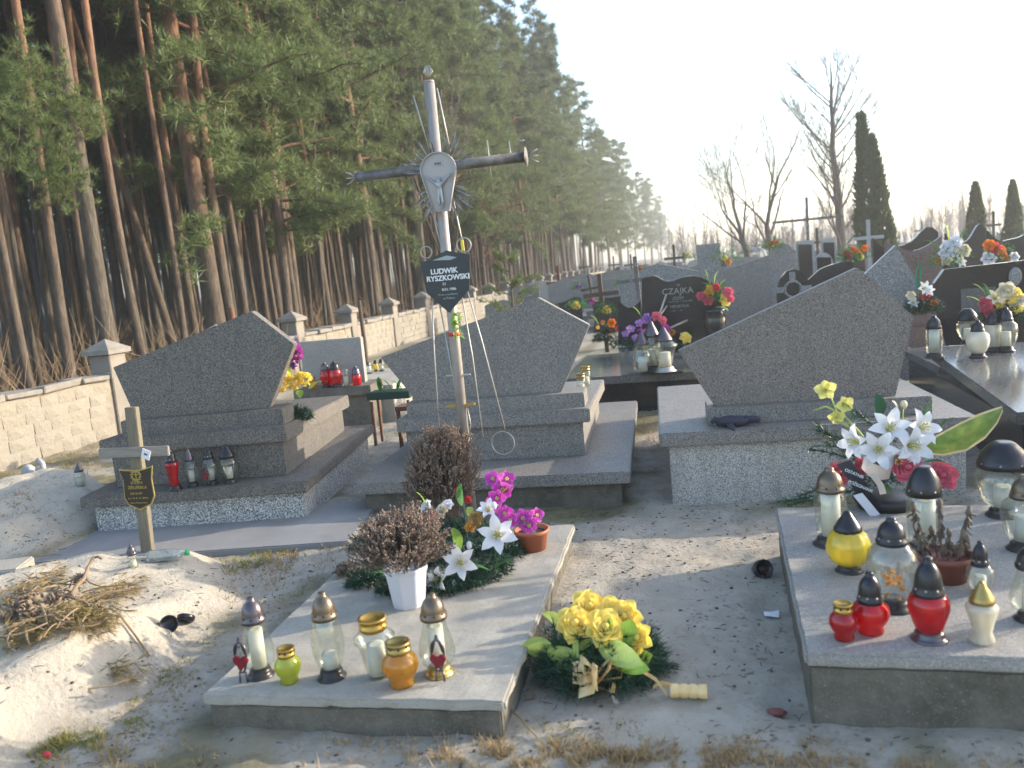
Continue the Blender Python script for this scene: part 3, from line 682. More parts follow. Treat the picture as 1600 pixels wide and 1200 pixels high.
tombM, _ = tomb('middle terrazzo tomb with five-sided headstone and a wide step, behind the tall metal cross', (-1.46, 5.28, 0), rad(3), [
    ('base_wall', 'concrete_dark', .006, S(-.885, .885, 0, 2.6, -.1, .15)),
    ('base_slab', 'terr', .007, S(-.95, .95, -.05, 2.66, .15, .23)),
    ('chest', 'terr', .006, S(-.69, .62, .46, 2.1, .23, .48)),
    ('lid', 'terr', .008, S(-.74, .68, .41, 2.16, .48, .58, dzb=.05)),
    ('pedestal', 'terr', .006, S(-.68, .64, .5, .80, .565, .68)),
    ('headstone', 'terr', .004, Pz([(-.62, .68), (.47, .68), (.71, 1.15), (.36, 1.375), (-.86, 1.03)], .58, .67))])
tombR, _ = tomb('pinkish grey terrazzo tomb with the widest five-sided headstone, behind the lily arrangement', (.63, 5.33, 0), rad(3), [
    ('base_wall', 'terr_light', .006, S(-.88, .88, 0, 1.85, -.1, .39)),
    ('lid', 'terr', .008, S(-.94, .94, -.05, 1.9, .39, .48)),
    ('pedestal', 'terr', .006, S(-.62, .73, .12, .44, .478, .59)),
    ('headstone', 'terr_brown', .004, Pz([(-.57, .59), (.54, .59), (.66, 1.08), (.34, 1.41), (-.78, .97)], .2, .29))])
# cement apron beneath the left tomb
g = G(); g.slab(-.98, 1.15, -.62, .3, -.06, .035)
tag(g.build('cement_apron', M['apron'], None, (-3.42, 5.0, 0), .008), 'smooth cement apron laid in front of the tomb beside the wall', 'paving').rotation_euler = (0, 0, rad(9))
# foreground slab grave and big slab on the right
tslab, _ = tomb('low pale cement grave slab carrying six candle lanterns and a wreath', (-1.31, 2.56, 0), rad(1), [
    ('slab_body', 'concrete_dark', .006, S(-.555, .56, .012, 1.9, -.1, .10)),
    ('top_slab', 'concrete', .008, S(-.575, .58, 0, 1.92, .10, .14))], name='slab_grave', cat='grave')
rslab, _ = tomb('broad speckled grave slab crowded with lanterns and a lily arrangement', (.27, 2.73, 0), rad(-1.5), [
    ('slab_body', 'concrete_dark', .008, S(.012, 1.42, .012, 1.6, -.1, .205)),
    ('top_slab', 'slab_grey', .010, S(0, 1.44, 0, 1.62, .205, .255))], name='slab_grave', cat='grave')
ZS, ZR = .14, .255
# black double tomb with the wavy headstone
pl = [on_y(x, y, 10.4) for x, y in [(1003, 540), (1003, 436), (1011, 433), (1020, 431), (1027, 432), (1034, 437), (1043, 440), (1052, 439), (1062, 435), (1072, 432), (1084, 431), (1096, 434), (1112, 441), (1126, 456), (1130, 540)]]
wave = [(p.x, p.z) for p in pl][::-1]; wave = [(x, max(z, .40)) for x, z in wave]
wl = [(p.x, p.z) for p in [on_y(x, y, 10.42) for x, y in [(966, 540), (966, 468), (972, 476), (981, 481), (990, 480), (1001, 470), (1001, 540)]]][::-1]; wl = [(x, max(z, .40)) for x, z in wl]
tcz, cz = tomb('black polished tomb with a wavy topped inscribed headstone and a bare flat lid', (0, 0, 0), 0, [
    ('chest', 'black_granite', .005, S(-1.42, .12, 8.62, 10.6, -.1, .32)),
    ('lid', 'polished_grey', .006, S(-1.47, .17, 8.55, 10.66, .32, .40)),
    ('headstone', 'black_granite', .003, Pz(wave, 10.4, 10.5)),
    ('side_wing', 'black_granite', .003, Pz(wl, 10.42, 10.5))])
e = lambda px, py: on_y(px, py, 10.4)
lettering(tcz, [('ŚP', e(1060, 446).x, e(1060, 447).z, .035), ('CZAJKA', e(1059, 459).x, e(1059, 459).z, .105), ('JÓZEF', e(1060, 467).x, e(1060, 468).z, .05),
                ('* 3.11.1926  + 30.04.1995', e(1063, 472).x, e(1063, 472).z, .028), ('HENRYKA', e(1062, 479).x, e(1062, 480.5).z, .05), ('* 1931  + 19', e(1056, 486).x, e(1056, 487).z, .03)], M['engrave'], 10.397)
# polished black tomb at the right edge, and the inscribed one behind it
tomb('low black tomb whose polished lid mirrors the bright sky, right of the widest headstone', (1.84, 5.55, 0), rad(-1), [
    ('chest', 'black_granite', .005, S(.05, 1.7, .05, 2.15, -.1, .37)),
    ('lid', 'polished_grey', .006, S(0, 1.76, 0, 2.2, .37, .45, dzb=-.15))])
q = [(p.x, p.z) for p in [on_y(x, y, 9.3) for x, y in [(1478, 540), (1456, 466), (1460, 443), (1476, 421), (1600, 407), (1640, 404), (1640, 540)]]][::-1]
q = [(x, max(z, .38)) for x, z in q]
tb, _ = tomb('dark speckled headstone with cut corner and portrait oval, behind the mirror-like lid', (0, 0, 0), 0, [
    ('chest', 'black_granite', .005, S(2.12, 3.6, 8.15, 9.5, -.1, .30)),
    ('lid', 'polished_grey', .006, S(2.06, 3.66, 8.1, 9.55, .30, .37)),
    ('headstone', 'black_granite', .003, Pz(q, 9.3, 9.4))])
g = G(); p = on_y(1586, 432, 9.29); g.lathe([(0, 0), (.075, 0), (.075, .012), (.06, .018), (0, .018)], 20); o = g.build('portrait_oval', M['grey_granite'], tb, (p.x, p.y, p.z)); o.rotation_euler = (PI/2, 0, 0); o.scale = (.8, 1.25, 1)
p = on_y(1505, 470, 9.29); p2 = on_y(1520, 445, 9.29)
g = G(); g.prism([(p.x-.02, p.z-.2), (p.x+.30, p.z-.2), (p.x+.30, p.z+.12), (p.x-.02, p.z+.12)], 9.29, 9.299); g.build('inscription_panel', M['polished_grey'], tb)

# generic memorials further back: real size found from where they stand
def shape(kind, w_, h):
    a = w_/2
    if kind == 'rect': return [(-a, 0), (a, 0), (a, h), (-a, h)]
    if kind == 'gable': return [(-a, 0), (a, 0), (a, h*.86), (0, h), (-a, h*.84)]
    if kind == 'pent': return [(-a*.8, 0), (a*.7, 0), (a, h*.66), (a*.45, h), (-a, h*.6)]
    if kind == 'pentr': return [(-a*.7, 0), (a*.8, 0), (a, h*.6), (-a*.45, h), (-a, h*.66)]
    if kind == 'slope': return [(-a, 0), (a, 0), (a*.97, h), (-a, h*.86)]
    if kind == 'round': return [(-a, 0), (a, 0), (a, h*.8)]+[(a*math.cos(t_*PI/10), h*.8+h*.2*math.sin(t_*PI/10)) for t_ in range(1, 10)]+[(-a, h*.8)]
    if kind == 'wave': return [(-a, 0), (a, 0)]+[(a-2*a*t_/12, h*(.88+.10*math.sin(t_/12*PI*2+.6)+.03*math.sin(t_/12*PI*4))) for t_ in range(13)]
    if kind == 'scoop': return [(-a, 0), (a, 0)]+[(a-2*a*t_/10, h*(.86+.14*abs(1-t_/5)**1.6)) for t_ in range(11)]
    if kind == 'heartcut': return [(-a, 0), (a, 0), (a, h*.98)]+[(a*(1-t_/6*1.0), h*(.99-.10*(t_/6)**2)) for t_ in range(1, 6)]+[(-.16*a, h*.80), (-.3*a, h*.9), (-.5*a, h*.95), (-.72*a, h*.93), (-.9*a, h*.84), (-a, h*.7)]
def memorial(label, px0, px1, ptop, Y, kind, mt, group=None, lid=True, base_mt=None, rz=0, th=.1, lidlen=1.6, side=1, cat='headstone', name='headstone_grave'):
    a, b_ = on_y(px0, ptop, Y), on_y(px1, ptop, Y); w_ = (b_.x-a.x); h = max(a.z, b_.z, .45)
    zb = .28
    t = thing(name, label, cat, ((a.x+b_.x)/2, Y, 0), rz, group)
    g = G(); g.prism([(x, z+zb) for x, z in shape(kind, w_, h-zb)], 0, th); g.build('headstone', M[mt], t, bevel=.004)
    g = G(); g.slab(-w_*.56, w_*.56, -.1, th+.1, -.1, zb); g.build('plinth', M[base_mt or mt], t, bevel=.005)
    if lid:
        y0, y1 = (th+.1, th+.1+lidlen) if side > 0 else (-.1-lidlen, -.1)
        g = G(); g.slab(-w_*.54, w_*.54, y0+.002, y1, -.1, .2); g.build('grave_body', M[base_mt or mt], t, bevel=.005)
        g = G(); g.slab(-w_*.57, w_*.57, y0+.004, y1+.03, .2, .26); g.build('lid', M[base_mt or mt], t, bevel=.005)
    return t
mem = memorial
mem('pale grey tall narrow upright slab with one sunlit edge, behind the black wavy headstone', 1088, 1125, 383, 14.2, 'rect', 'grey_granite', th=.22)
mem('low grey gabled headstone just behind the black wavy headstone', 966, 1092, 417, 12.6, 'gable', 'grey_granite')
mem('grey headstone with a slanting top, right of the vase of roses', 1128, 1203, 405, 12.4, 'slope', 'terr')
t = mem('black double headstone with a carved ring cross, over the shoulder of the widest headstone', 1212, 1332, 416, 11.2, 'heartcut', 'black_granite')
p = on_y(1239, 452, 11.18)
g = G(); 
for k in range(20):
    a0, a1 = 2*PI*k/20, 2*PI*(k+1)/20
    g.tube([(.1*math.cos(a0), -.012, .1*math.sin(a0)), (.1*math.cos(a1), -.012, .1*math.sin(a1))], .018, 5, False)
g.box((0, -.01, .16), (.07, .02, .12)); g.box((0, -.01, -.17), (.07, .02, .12)); g.box((-.17, -.01, 0), (.12, .02, .07)); g.box((.17, -.01, 0), (.12, .02, .07))
g.build('ring_cross', M['grey_granite'], t, (p.x-t.location.x, 0, p.z))
mem('blue-grey five-sided headstone peeping out behind the peak of the widest headstone', 1318, 1432, 390, 9.9, 'pent', 'grey_granite')
mem('brown-red granite headstone with a scooped top edge', 1384, 1472, 376, 12.6, 'scoop', 'pink_granite')
mem('dark wavy headstone standing behind the brown-red granite one', 1364, 1466, 363, 14.5, 'wave', 'black_granite')
mem('broad black headstone behind the bunch of white roses', 1478, 1540, 356, 14.2, 'wave', 'black_granite')
mem('second broad black headstone behind the red flowers at the edge', 1544, 1640, 352, 14.6, 'wave', 'black_granite')
mem('pale round-shouldered headstone behind the ring-cross one', 1200, 1242, 382, 16.5, 'round', 'grey_granite', base_mt='black_granite')
mem('pale niche memorial with dark inset below the thin tall cross', 1244, 1272, 377, 19, 'rect', 'white_stone')
mem('pale niche memorial with dark door, right of the thin tall cross', 1283, 1306, 373, 20, 'rect', 'white_stone')
mem('small pale headstone with dark plate, in front of the niche memorials', 1271, 1302, 396, 15.5, 'round', 'white_stone')
for px0, px1, top, Y in ((1247, 1268, 382, 18.98), (1286, 1303, 379, 19.98), (1276, 1298, 402, 15.48)):
    a, b_ = on_y(px0, top, Y), on_y(px1, top, Y)
    g = G(); g.prism([(a.x, .45), (b_.x, .45), (b_.x, b_.z), (a.x, a.z)], Y-.03, Y-.005); tag(g.build('name_plate', M['black_granite']), {1247: 'dark plate on the niche memorial below the thin tall cross', 1286: 'dark plate on the niche memorial right of the thin tall cross', 1276: 'dark plate on the small pale round-topped headstone'}[px0], 'plate')
# small grave by the wall, left of centre
t = thing('headstone_grave', 'plain upright cement headstone holding red lanterns, near the wall', 'headstone', (-4.02, 8.5, 0), rad(6))
g = G(); g.slab(-.34, .36, 0, .1, .5, 1.0, 0); g.build('headstone', M['slab_grey'], t, bevel=.004)
g = G(); g.slab(-.36, .50, -.30, .22, .40, .50); g.build('shelf', M['concrete_dark'], t, bevel=.006)
g = G(); g.slab(-.33, .46, -.24, .2, -.1, .40); g.build('plinth', M['concrete_dark'], t, bevel=.006)
g = G(); g.slab(-.33, .60, .225, 2.0, -.1, .42); g.build('lid', M['concrete'], t, bevel=.008)
# graves in rows toward the far end
r = random.Random(77)
kinds = [('rect', 'grey_granite', 'distant grey rectangular headstone in the far rows', 'grey rectangular headstones in the far rows'), ('wave', 'black_granite', 'distant black wave-topped headstone in the far rows', 'black wave-topped headstones in the far rows'),
         ('round', 'white_stone', 'distant pale round-topped headstone in the far rows', 'pale round-topped headstones in the far rows'), ('pent', 'terr', 'distant terrazzo five-sided headstone in the far rows', 'terrazzo five-sided headstones in the far rows'),
         ('gable', 'grey_granite', 'distant grey gabled headstone in the far rows', 'grey gabled headstones in the far rows')]
protos = {}
def copy_thing(o):
    c = o.copy(); COL.objects.link(c)
    for ch in list(o.children):
        d = ch.copy(); COL.objects.link(d); d.parent = c
    return c
rows = 0
for ry in (17.5, 20, 22.5, 25, 28, 31, 34.5, 38.5, 43, 49, 56):
    x = -5.2 if ry > 19 else 1.2
    while x < ry*.60+1 and rows < 290:
        k = r.choice([0, 1, 2, 3, 4, 0, 1]); kd, mt, lb, gr = kinds[k]
        ww = r.uniform(.65, 1.15); hh = r.uniform(.75, 1.22)
        if k not in protos:
            t = thing('headstone_grave', lb, 'headstone', (0, 0, 0), 0, gr)
            g = G(); g.prism([(a, b_+.25) for a, b_ in shape(kd, 1.0, 1.0)], 0, .1); g.build('headstone', M[mt], t)
            g = G(); g.slab(-.56, .56, -.1, .2, -.1, .25); g.build('plinth', M[mt], t)
            g = G(); g.slab(-.55, .55, -1.7, -.102, -.1, .26); g.build('lid', M[mt], t)
            protos[k] = t; o = t
        else: o = copy_thing(protos[k])
        o.location = (x+ww/2, ry+r.uniform(-.3, .3), 0); o.scale = (ww, 1, hh/1.25); o.rotation_euler = (0, 0, rad(r.gauss(3, 3)))
        x += ww+r.uniform(.1, .5); rows += 1
# standing crosses
def cross(label, px, pbot, ptop, Y, arm, zarm, th, mt, group=None, name='grave_cross', cat='cross', plate=None, tilt=0):
    p = on_y(px, ptop, Y); h = p.z
    t = thing(name, label, cat, (p.x, Y, 0), 0, group); t.rotation_euler = (0, tilt, 0)
    g = G(); g.box((0, 0, h/2-.05), (th, th, h+.1)); g.build('post', M[mt], t, bevel=.004)
    g = G(); g.box((0, -.004, h*zarm), (arm, th*.85, th)); g.build('crossbar', M[mt], t, bevel=.004)
    if plate:
        g = G(); g.prism([(-.13, h*zarm-.45), (0, h*zarm-.55), (.13, h*zarm-.45), (.13, h*zarm-.12), (-.13, h*zarm-.12)], -th*.5-.022, -th*.5-.004); g.build('name_shield', M[plate], t)
    return t
cross('dark brown wooden cross with a brown shield, near the small graves by the wall', 940, 490, 427, 14.5, .62, .74, .07, 'brownwood', plate='enamel_brown', tilt=rad(-2))
cross('grey metal cross beside the black wavy headstone, one edge sunlit', 998, 490, 400, 11.6, .55, .80, .055, 'metal_dull', tilt=rad(-2))
cross('small dark wooden cross tilted in front of the far stretch of wall', 927, 450, 428, 21, .5, .72, .06, 'brownwood', tilt=rad(-6))
cross('rust-coloured iron cross near the young pine and far wall', 871, 440, 415, 23, .7, .7, .08, 'rust')
cross('thin tall iron cross with very wide arms rising above the far graves', 1260, 420, 308, 21.5, 1.62, .80, .06, 'metal_dull')
cross('white stone cross standing before the foot of the big thuja', 1356, 390, 343, 19.5, .62, .80, .075, 'white_stone')
for i, (px, top, Y, arm) in enumerate([(1052, 382, 26, .6), (1276, 356, 27, .6), (1440, 345, 44, .6), (1552, 330, 30, .45), (1210, 368, 44, .7), (985, 397, 30, .5), (958, 400, 36, .5), (912, 405, 40, .6)]):
    cross('dark cross standing among the far grave rows', px, 0, top, Y, arm, .78, .075 if i < 5 else .06, 'cast_iron', 'dark crosses among the far graves')

# ------------------------------------------------------------------ tall metal cross
CX, CY = -1.41, 4.72
tc_ = thing('tall_metal_cross', 'tall silver pipe cross with a tin crucifix shield and a dark name shield', 'cross', (CX, CY, 0))
g = G(); g.tube([(-.02, 0, -.2), (-.02, 0, 2.68)], .031, 16); g.lathe([(.032, 0), (.03, .012), (.0, .014)], 14, (-.02, 0, 2.68)); g.build('pole', M['metal_grey'], tc_)
zb = 2.21
g = G(); g.tube([(-.52, .0, zb), (.50, 0, zb)], .029, 14); g.build('crossbar', M['metal_dull'], tc_)
def ring(g, c, rr, th, n=16, ax='y'):
    pts = [(c[0]+rr*math.cos(2*PI*k/n), c[1], c[2]+rr*math.sin(2*PI*k/n)) if ax == 'y' else (c[0]+rr*math.cos(2*PI*k/n), c[1]+rr*math.sin(2*PI*k/n), c[2]) for k in range(n+1)]
    g.tube(pts, th, 5, False)
g = G(); g.tube([(.50, 0, zb), (.503, 0, zb)], .055, 14); g.tube([(-.523, 0, zb), (-.52, 0, zb)], .036, 12)
g.build('end_disc', M['metal_dull'], tc_)
g = G()
for s_, x in ((1, .515), (-1, -.53)):
    for k in (-1, 0, 1): g.tube([(x, 0, zb), (x+s_*.03, 0, zb+.025*k), (x+s_*.055, 0, zb+.035*k)], .004, 5)
for k in range(5):
    a = (k-2)*.55; g.tube([(-.02, 0, 2.71), (-.02+.03*math.sin(a), 0, 2.74), (-.02+.012*math.sin(a), 0, 2.775)], .0035, 5)
g.tube([(.47, 0, zb+.09), (.50, 0, zb+.09)], .004, 5); g.tube([(.29, .01, zb-.09), (.285, .01, zb+.12)], .0035, 5); g.tube([(.42, .01, zb-.08), (.41, .01, zb+.10)], .0035, 5)
g.build('finial_wires', M['wire'], tc_)
# funnel shaped tin shield with a raised rim
def shield_outline(k=1.0):
    o = []
    for i in range(15):
        a = PI*i/14; o.append((.108*k*math.cos(a), 2.185+.105*k*math.sin(a)))
    o += [(-.050*k, 1.955+.01*(1-k)), (.045*k, 1.955+.01*(1-k))]
    return o
g = G(); g.prism(shield_outline(), -.052, -.044)
o_, i_ = shield_outline(1.0), shield_outline(.94); n = len(o_)
P = [(x, -.052, z) for x, z in o_]+[(x, -.066, z) for x, z in o_]+[(x, -.066, z) for x, z in i_]+[(x, -.0525, z) for x, z in i_]
g.add(P, [(k*n+j, k*n+(j+1) % n, (k+1)*n+(j+1) % n, (k+1)*n+j) for k in range(3) for j in range(n)])
plq = g.build('crucifix_shield', M['tin'], tc_)
g = G(); g.box((0, -.0535, 2.225), (.055, .003, .028)); ipl = g.build('inscription_plate', M['tin'], plq)
lettering(plq, [('INRI', 0, 2.217, .022)], M['enamel_black'], -.0555)
# the figure: one continuous body, arms raised to the shield's corners
def figure():
    vs_ = [(0, 2.105), (0, 2.135), (0, 2.152), (-.028, 2.118), (-.055, 2.142), (-.082, 2.166), (.028, 2.118), (.055, 2.142), (.082, 2.166), (.003, 2.075), (.0, 2.05), (-.009, 2.04), (-.012, 2.01), (-.004, 1.985), (-.002, 1.968), (.009, 2.04), (.013, 2.008), (.005, 1.985), (.004, 1.968)]
    rr = [.015, .008, .0135, .008, .0062, .005, .008, .0062, .005, .0125, .013, .0095, .0085, .0065, .005, .0095, .0085, .0065, .005]
    ed = [(0, 1), (1, 2), (0, 3), (3, 4), (4, 5), (0, 6), (6, 7), (7, 8), (0, 9), (9, 10), (10, 11), (11, 12), (12, 13), (13, 14), (10, 15), (15, 16), (16, 17), (17, 18)]
    me = bpy.data.meshes.new('figure'); me.from_pydata([(x, -.068-(.006 if i in (2, 12, 16) else 0), z) for i, (x, z) in enumerate(vs_)], ed, [])
    ob = bpy.data.objects.new('figure', me); COL.objects.link(ob)
    sk = ob.modifiers.new('s', 'SKIN'); ob.modifiers.new('d', 'SUBSURF').levels = 1
    for i, v in enumerate(me.skin_vertices[0].data): v.radius = (rr[i], rr[i]); v.use_root = (i == 10)
    dg = bpy.context.evaluated_depsgraph_get(); dg.update()
    m2 = bpy.data.meshes.new_from_object(ob.evaluated_get(dg)); bpy.data.objects.remove(ob)
    m2.materials.clear(); m2.materials.append(M['figure_metal']); m2.polygons.foreach_set('use_smooth', [True]*len(m2.polygons)); m2.name = 'crucified_figure'
    return m2
link('crucified_figure', figure(), plq)
# sun rays of bent tin strips round the shield
q = random.Random(4)
for a, L_, tip in [(118, .15, 1), (100, .11, 0), (62, .20, 0), (52, .16, 0), (75, .14, 1), (135, .12, 0), (150, .16, 1), (160, .19, 1), (170, .12, 0), (172, .15, 0), (200, .11, 0), (215, .17, 0), (228, .14, 0), (240, .21, 0), (255, .12, 1), (268, .14, 1), (40, .15, 0), (25, .18, 0), (332, .17, 0), (318, .22, 1), (305, .17, 1), (292, .18, 1), (322, .13, 0), (345, .10, 0)]:
    a = rad(a); zc = 2.17 if math.sin(a) > -.2 else 2.12; r0 = .10 if math.sin(a) > -.2 else .075
    d = Vector((math.cos(a), 0, math.sin(a))); pp = Vector((d.z, 0, -d.x)); c0 = Vector((0, -.035, zc))+d*r0; k = q.uniform(-.02, .03)
    wd_ = .0085; L_ *= .80
    g = G(); g.add([c0-pp*wd_*.6, c0+pp*wd_*.6, c0+d*L_*.72+pp*wd_*1.2+Vector((0, k, 0)), c0+d*L_*.72-pp*wd_*1.2+Vector((0, k, 0)), c0+d*L_+Vector((0, k, 0))]+[v+Vector((0, .006, 0)) for v in (c0, c0+d*L_*.72+Vector((0, k, 0)))],
              [(0, 5, 6, 3), (5, 1, 2, 6), (3, 6, 4), (6, 2, 4)])
    g.build('tin_ray', M['ray_tin'], tc_)
# bracing wires
for (x0, z0_, x1, z1_) in [(-.115, 2.62, -.045, 2.28), (.03, 2.64, .075, 2.26), (-.075, 1.98, -.03, 1.70), (.06, 2.02, .10, 1.70)]:
    g = G(); g.tube([(x0, -.02, z0_), (x1, -.02, z1_)], .0045, 5); g.build('brace_wire', M['wire'], tc_)
for pts in ([(-.13, -.02, 1.45), (-.15, -.02, 1.1), (-.17, -.02, .62)], [(-.09, -.01, 1.45), (-.05, -.01, 1.0), (-.03, -.01, .72), (0, -.01, .58), (.03, -.01, .70), (.02, -.01, .8)], [(.055, -.02, 1.47), (.085, -.02, 1.1), (.10, -.02, .62)], [(.09, -.02, 1.5), (.15, -.02, 1.2), (.24, -.02, .66)]):
    g = G(); g.tube(pts, .0042, 5); g.build('brace_wire', M['wire'], tc_)
g = G(); ring(g, (.22, -.02, .58), .07, .0035, 18); g.build('wire_loop', M['wire'], tc_)
g = G(); g.box((-.02, 0, .82), (.17, .05, .014)); g.build('bracket', M['cap_gold'], tc_, bevel=.003)
g = G(); g.box((-.02, 0, 1.0), (.15, .012, .008)); g.build('cross_rod', M['wire'], tc_)
g = G(); g.tube([(-.02, 0, 1.235), (-.02, 0, 1.255)], .036, 14); g.build('red_band', M['red_tape'], tc_)
# dark name shield
q = [(-.165, 1.68), (-.145, 1.50), (-.02, 1.375), (.115, 1.50), (.138, 1.70), (.07, 1.715), (.0, 1.735), (-.05, 1.715), (-.10, 1.69)]
g = G(); g.prism(q, -.058, -.048); ns = g.build('name_shield', M['enamel_black'], tc_, bevel=.002)
lettering(ns, [('LUDWIK', -.025, 1.605, .042), ('RYSZKOWSKI', -.005, 1.565, .042)], M['white_paint'], -.0605, bold=.0012)
lettering(ns, [('51', -.03, 1.537, .022), ('8.01.1986', -.005, 1.505, .022)], M['white_paint'], -.0605)
lettering(ns, [('Prosi o modlitwę', -.015, 1.478, .017), ('w Polsce', -.01, 1.455, .02)], M['grey_paint'], -.0605)
g = G(); g.prism([(-.09, 1.685), (.02, 1.678), (.06, 1.69), (.0, 1.705)], -.0605, -.058); g.build('worn_emblem', M['grey_paint'], ns)
g = G(); ring(g, (.105, -.045, 1.755), .042, .004); g.build('wire_ring', M['wire'], ns)
g = G(); ring(g, (-.125, -.045, 1.735), .034, .004); g.build('wire_ring', M['wire'], ns)
g = G(); g.box((.095, -.04, 1.755), (.016, .006, .06)); g.build('yellow_strip', M['yellow'], ns)
q = random.Random(2); g = G()
for k in range(26): g.blade((-.02+q.uniform(0, .05), -.035, 1.27+q.uniform(-.03, .10)), (q.uniform(-.2, 1), -.4, q.uniform(-.6, .6)), .05, .025, 0, q)
tag(g.build('plastic_sprig', M['leaf_bright'], None, (CX, CY, 0)), 'little green plastic sprig tied to the tall cross above its red band', 'sprig')

# ------------------------------------------------------------------ small wooden cross on the sand mound
p0 = on_g(232, 868); zt = on_y(225, 636, p0.y).z
t = thing('wooden_cross', 'short weathered wooden cross with a brown name shield, stuck in a sand mound', 'cross', (p0.x, p0.y, 0), rad(4)); t.rotation_euler = (rad(-2), rad(1.2), rad(4))
g = G(); g.box((0, 0, zt/2), (.075, .045, zt)); g.build('post', M['oldwood'], t, bevel=.004)
zc = on_y(230, 705, p0.y).z
g = G(); g.box((.005, -.034, zc), (.47, .024, .062), 0); o = g.build('crossbar', M['greywood'], t, bevel=.004)
z0 = on_y(230, 762, p0.y).z
def sh(k, dx=0): return [(x*k, z0+z*k) for x, z in [(-.118, .125), (-.095, .06), (-.10, -.06), (-.075, -.105), (0, -.14), (.08, -.105), (.108, -.05), (.10, .06), (.115, .142), (.06, .125), (.0, .115), (-.06, .12)]]
g = G(); g.prism(sh(1), -.030, -.024); ns = g.build('name_shield', M['gold_paint'], t)
g = G(); g.prism(sh(.93), -.0345, -.0302); ns2 = g.build('shield_face', M['enamel_brown'], ns)
g = G(); ring(g, (0, -.036, z0+.082), .026, .0032, 18)
for a in range(0, 360, 30): g.tube([(.029*math.cos(rad(a)), -.036, z0+.082+.029*math.sin(rad(a))), (.04*math.cos(rad(a+25)), -.036, z0+.082+.038*math.sin(rad(a+25)))], .003, 4)
g.box((0, -.036, z0+.083), (.005, .003, .055)); g.box((0, -.036, z0+.09), (.03, .003, .005))
g.build('emblem', M['gold_paint'], ns)
lettering(ns, [('JÓZEFA', .0, z0+.030, .024), ('ZIELIŃSKA', .0, z0-.002, .028), ('żyła lat 83', -.012, z0-.036, .020), ('zm. 14. 8. 15. 2014r.', .0, z0-.066, .017), ('Prosi o Zdrowaś Maria', .0, z0-.094, .012)], M['gold_paint'], -.036)
pt = on_y(228, 710, p0.y-.06)
g = G(); g.box((0, 0, 0), (.058, .003, .062)); o = g.build('paper_tag', M['paper'], None, pt); o.rotation_euler = (rad(4), rad(24), 0); tag(o, 'small white paper tag pinned to the short wooden cross', 'tag')
lettering(o, [('301', 0, -.005, .018)], M['enamel_black'], -.003)

# ------------------------------------------------------------------ grave lanterns
PROF = {
 'tall': [(.14, 0), (.17, .06), (.225, .3), (.24, .5), (.215, .75), (.165, .95), (.15, 1)],
 'pear': [(.14, 0), (.23, .1), (.265, .28), (.24, .5), (.18, .75), (.165, .9), (.18, .96), (.155, 1)],
 'ball': [(.2, 0), (.36, .12), (.46, .35), (.47, .55), (.40, .82), (.26, 1)],
 'jar': [(.26, 0), (.27, .08), (.25, .2), (.34, .36), (.40, .56), (.37, .76), (.25, .94), (.22, 1)],
 'vase': [(.19, 0), (.20, .1), (.24, .4), (.30, .68), (.36, .74), (.355, .82), (.25, .93), (.2, 1)],
 'urn': [(.19, 0), (.195, .06), (.15, .25), (.19, .5), (.25, .78), (.255, .86), (.17, 1)],
 'egg': [(.15, 0), (.165, .08), (.19, .2), (.25, .55), (.255, .72), (.22, .9), (.155, 1)],
 'barrel': [(.15, 0), (.2, .08), (.27, .3), (.30, .6), (.27, .82), (.17, .96), (.145, 1)],
 'bell': [(.15, 0), (.25, .15), (.34, .5), (.35, .75), (.25, 1)],
 'cyl': [(.17, 0), (.2, .08), (.215, .5), (.21, .86), (.17, .96), (.16, 1)]}
def heart(k, x0, z0_):
    o = []
    for i in range(18):
        a = 2*PI*i/18; o.append((x0+k*16*math.sin(a)**3/16, z0_+k*(13*math.cos(a)-5*math.cos(2*a)-2*math.cos(3*a)-math.cos(4*a))/16))
    return o[::-1]
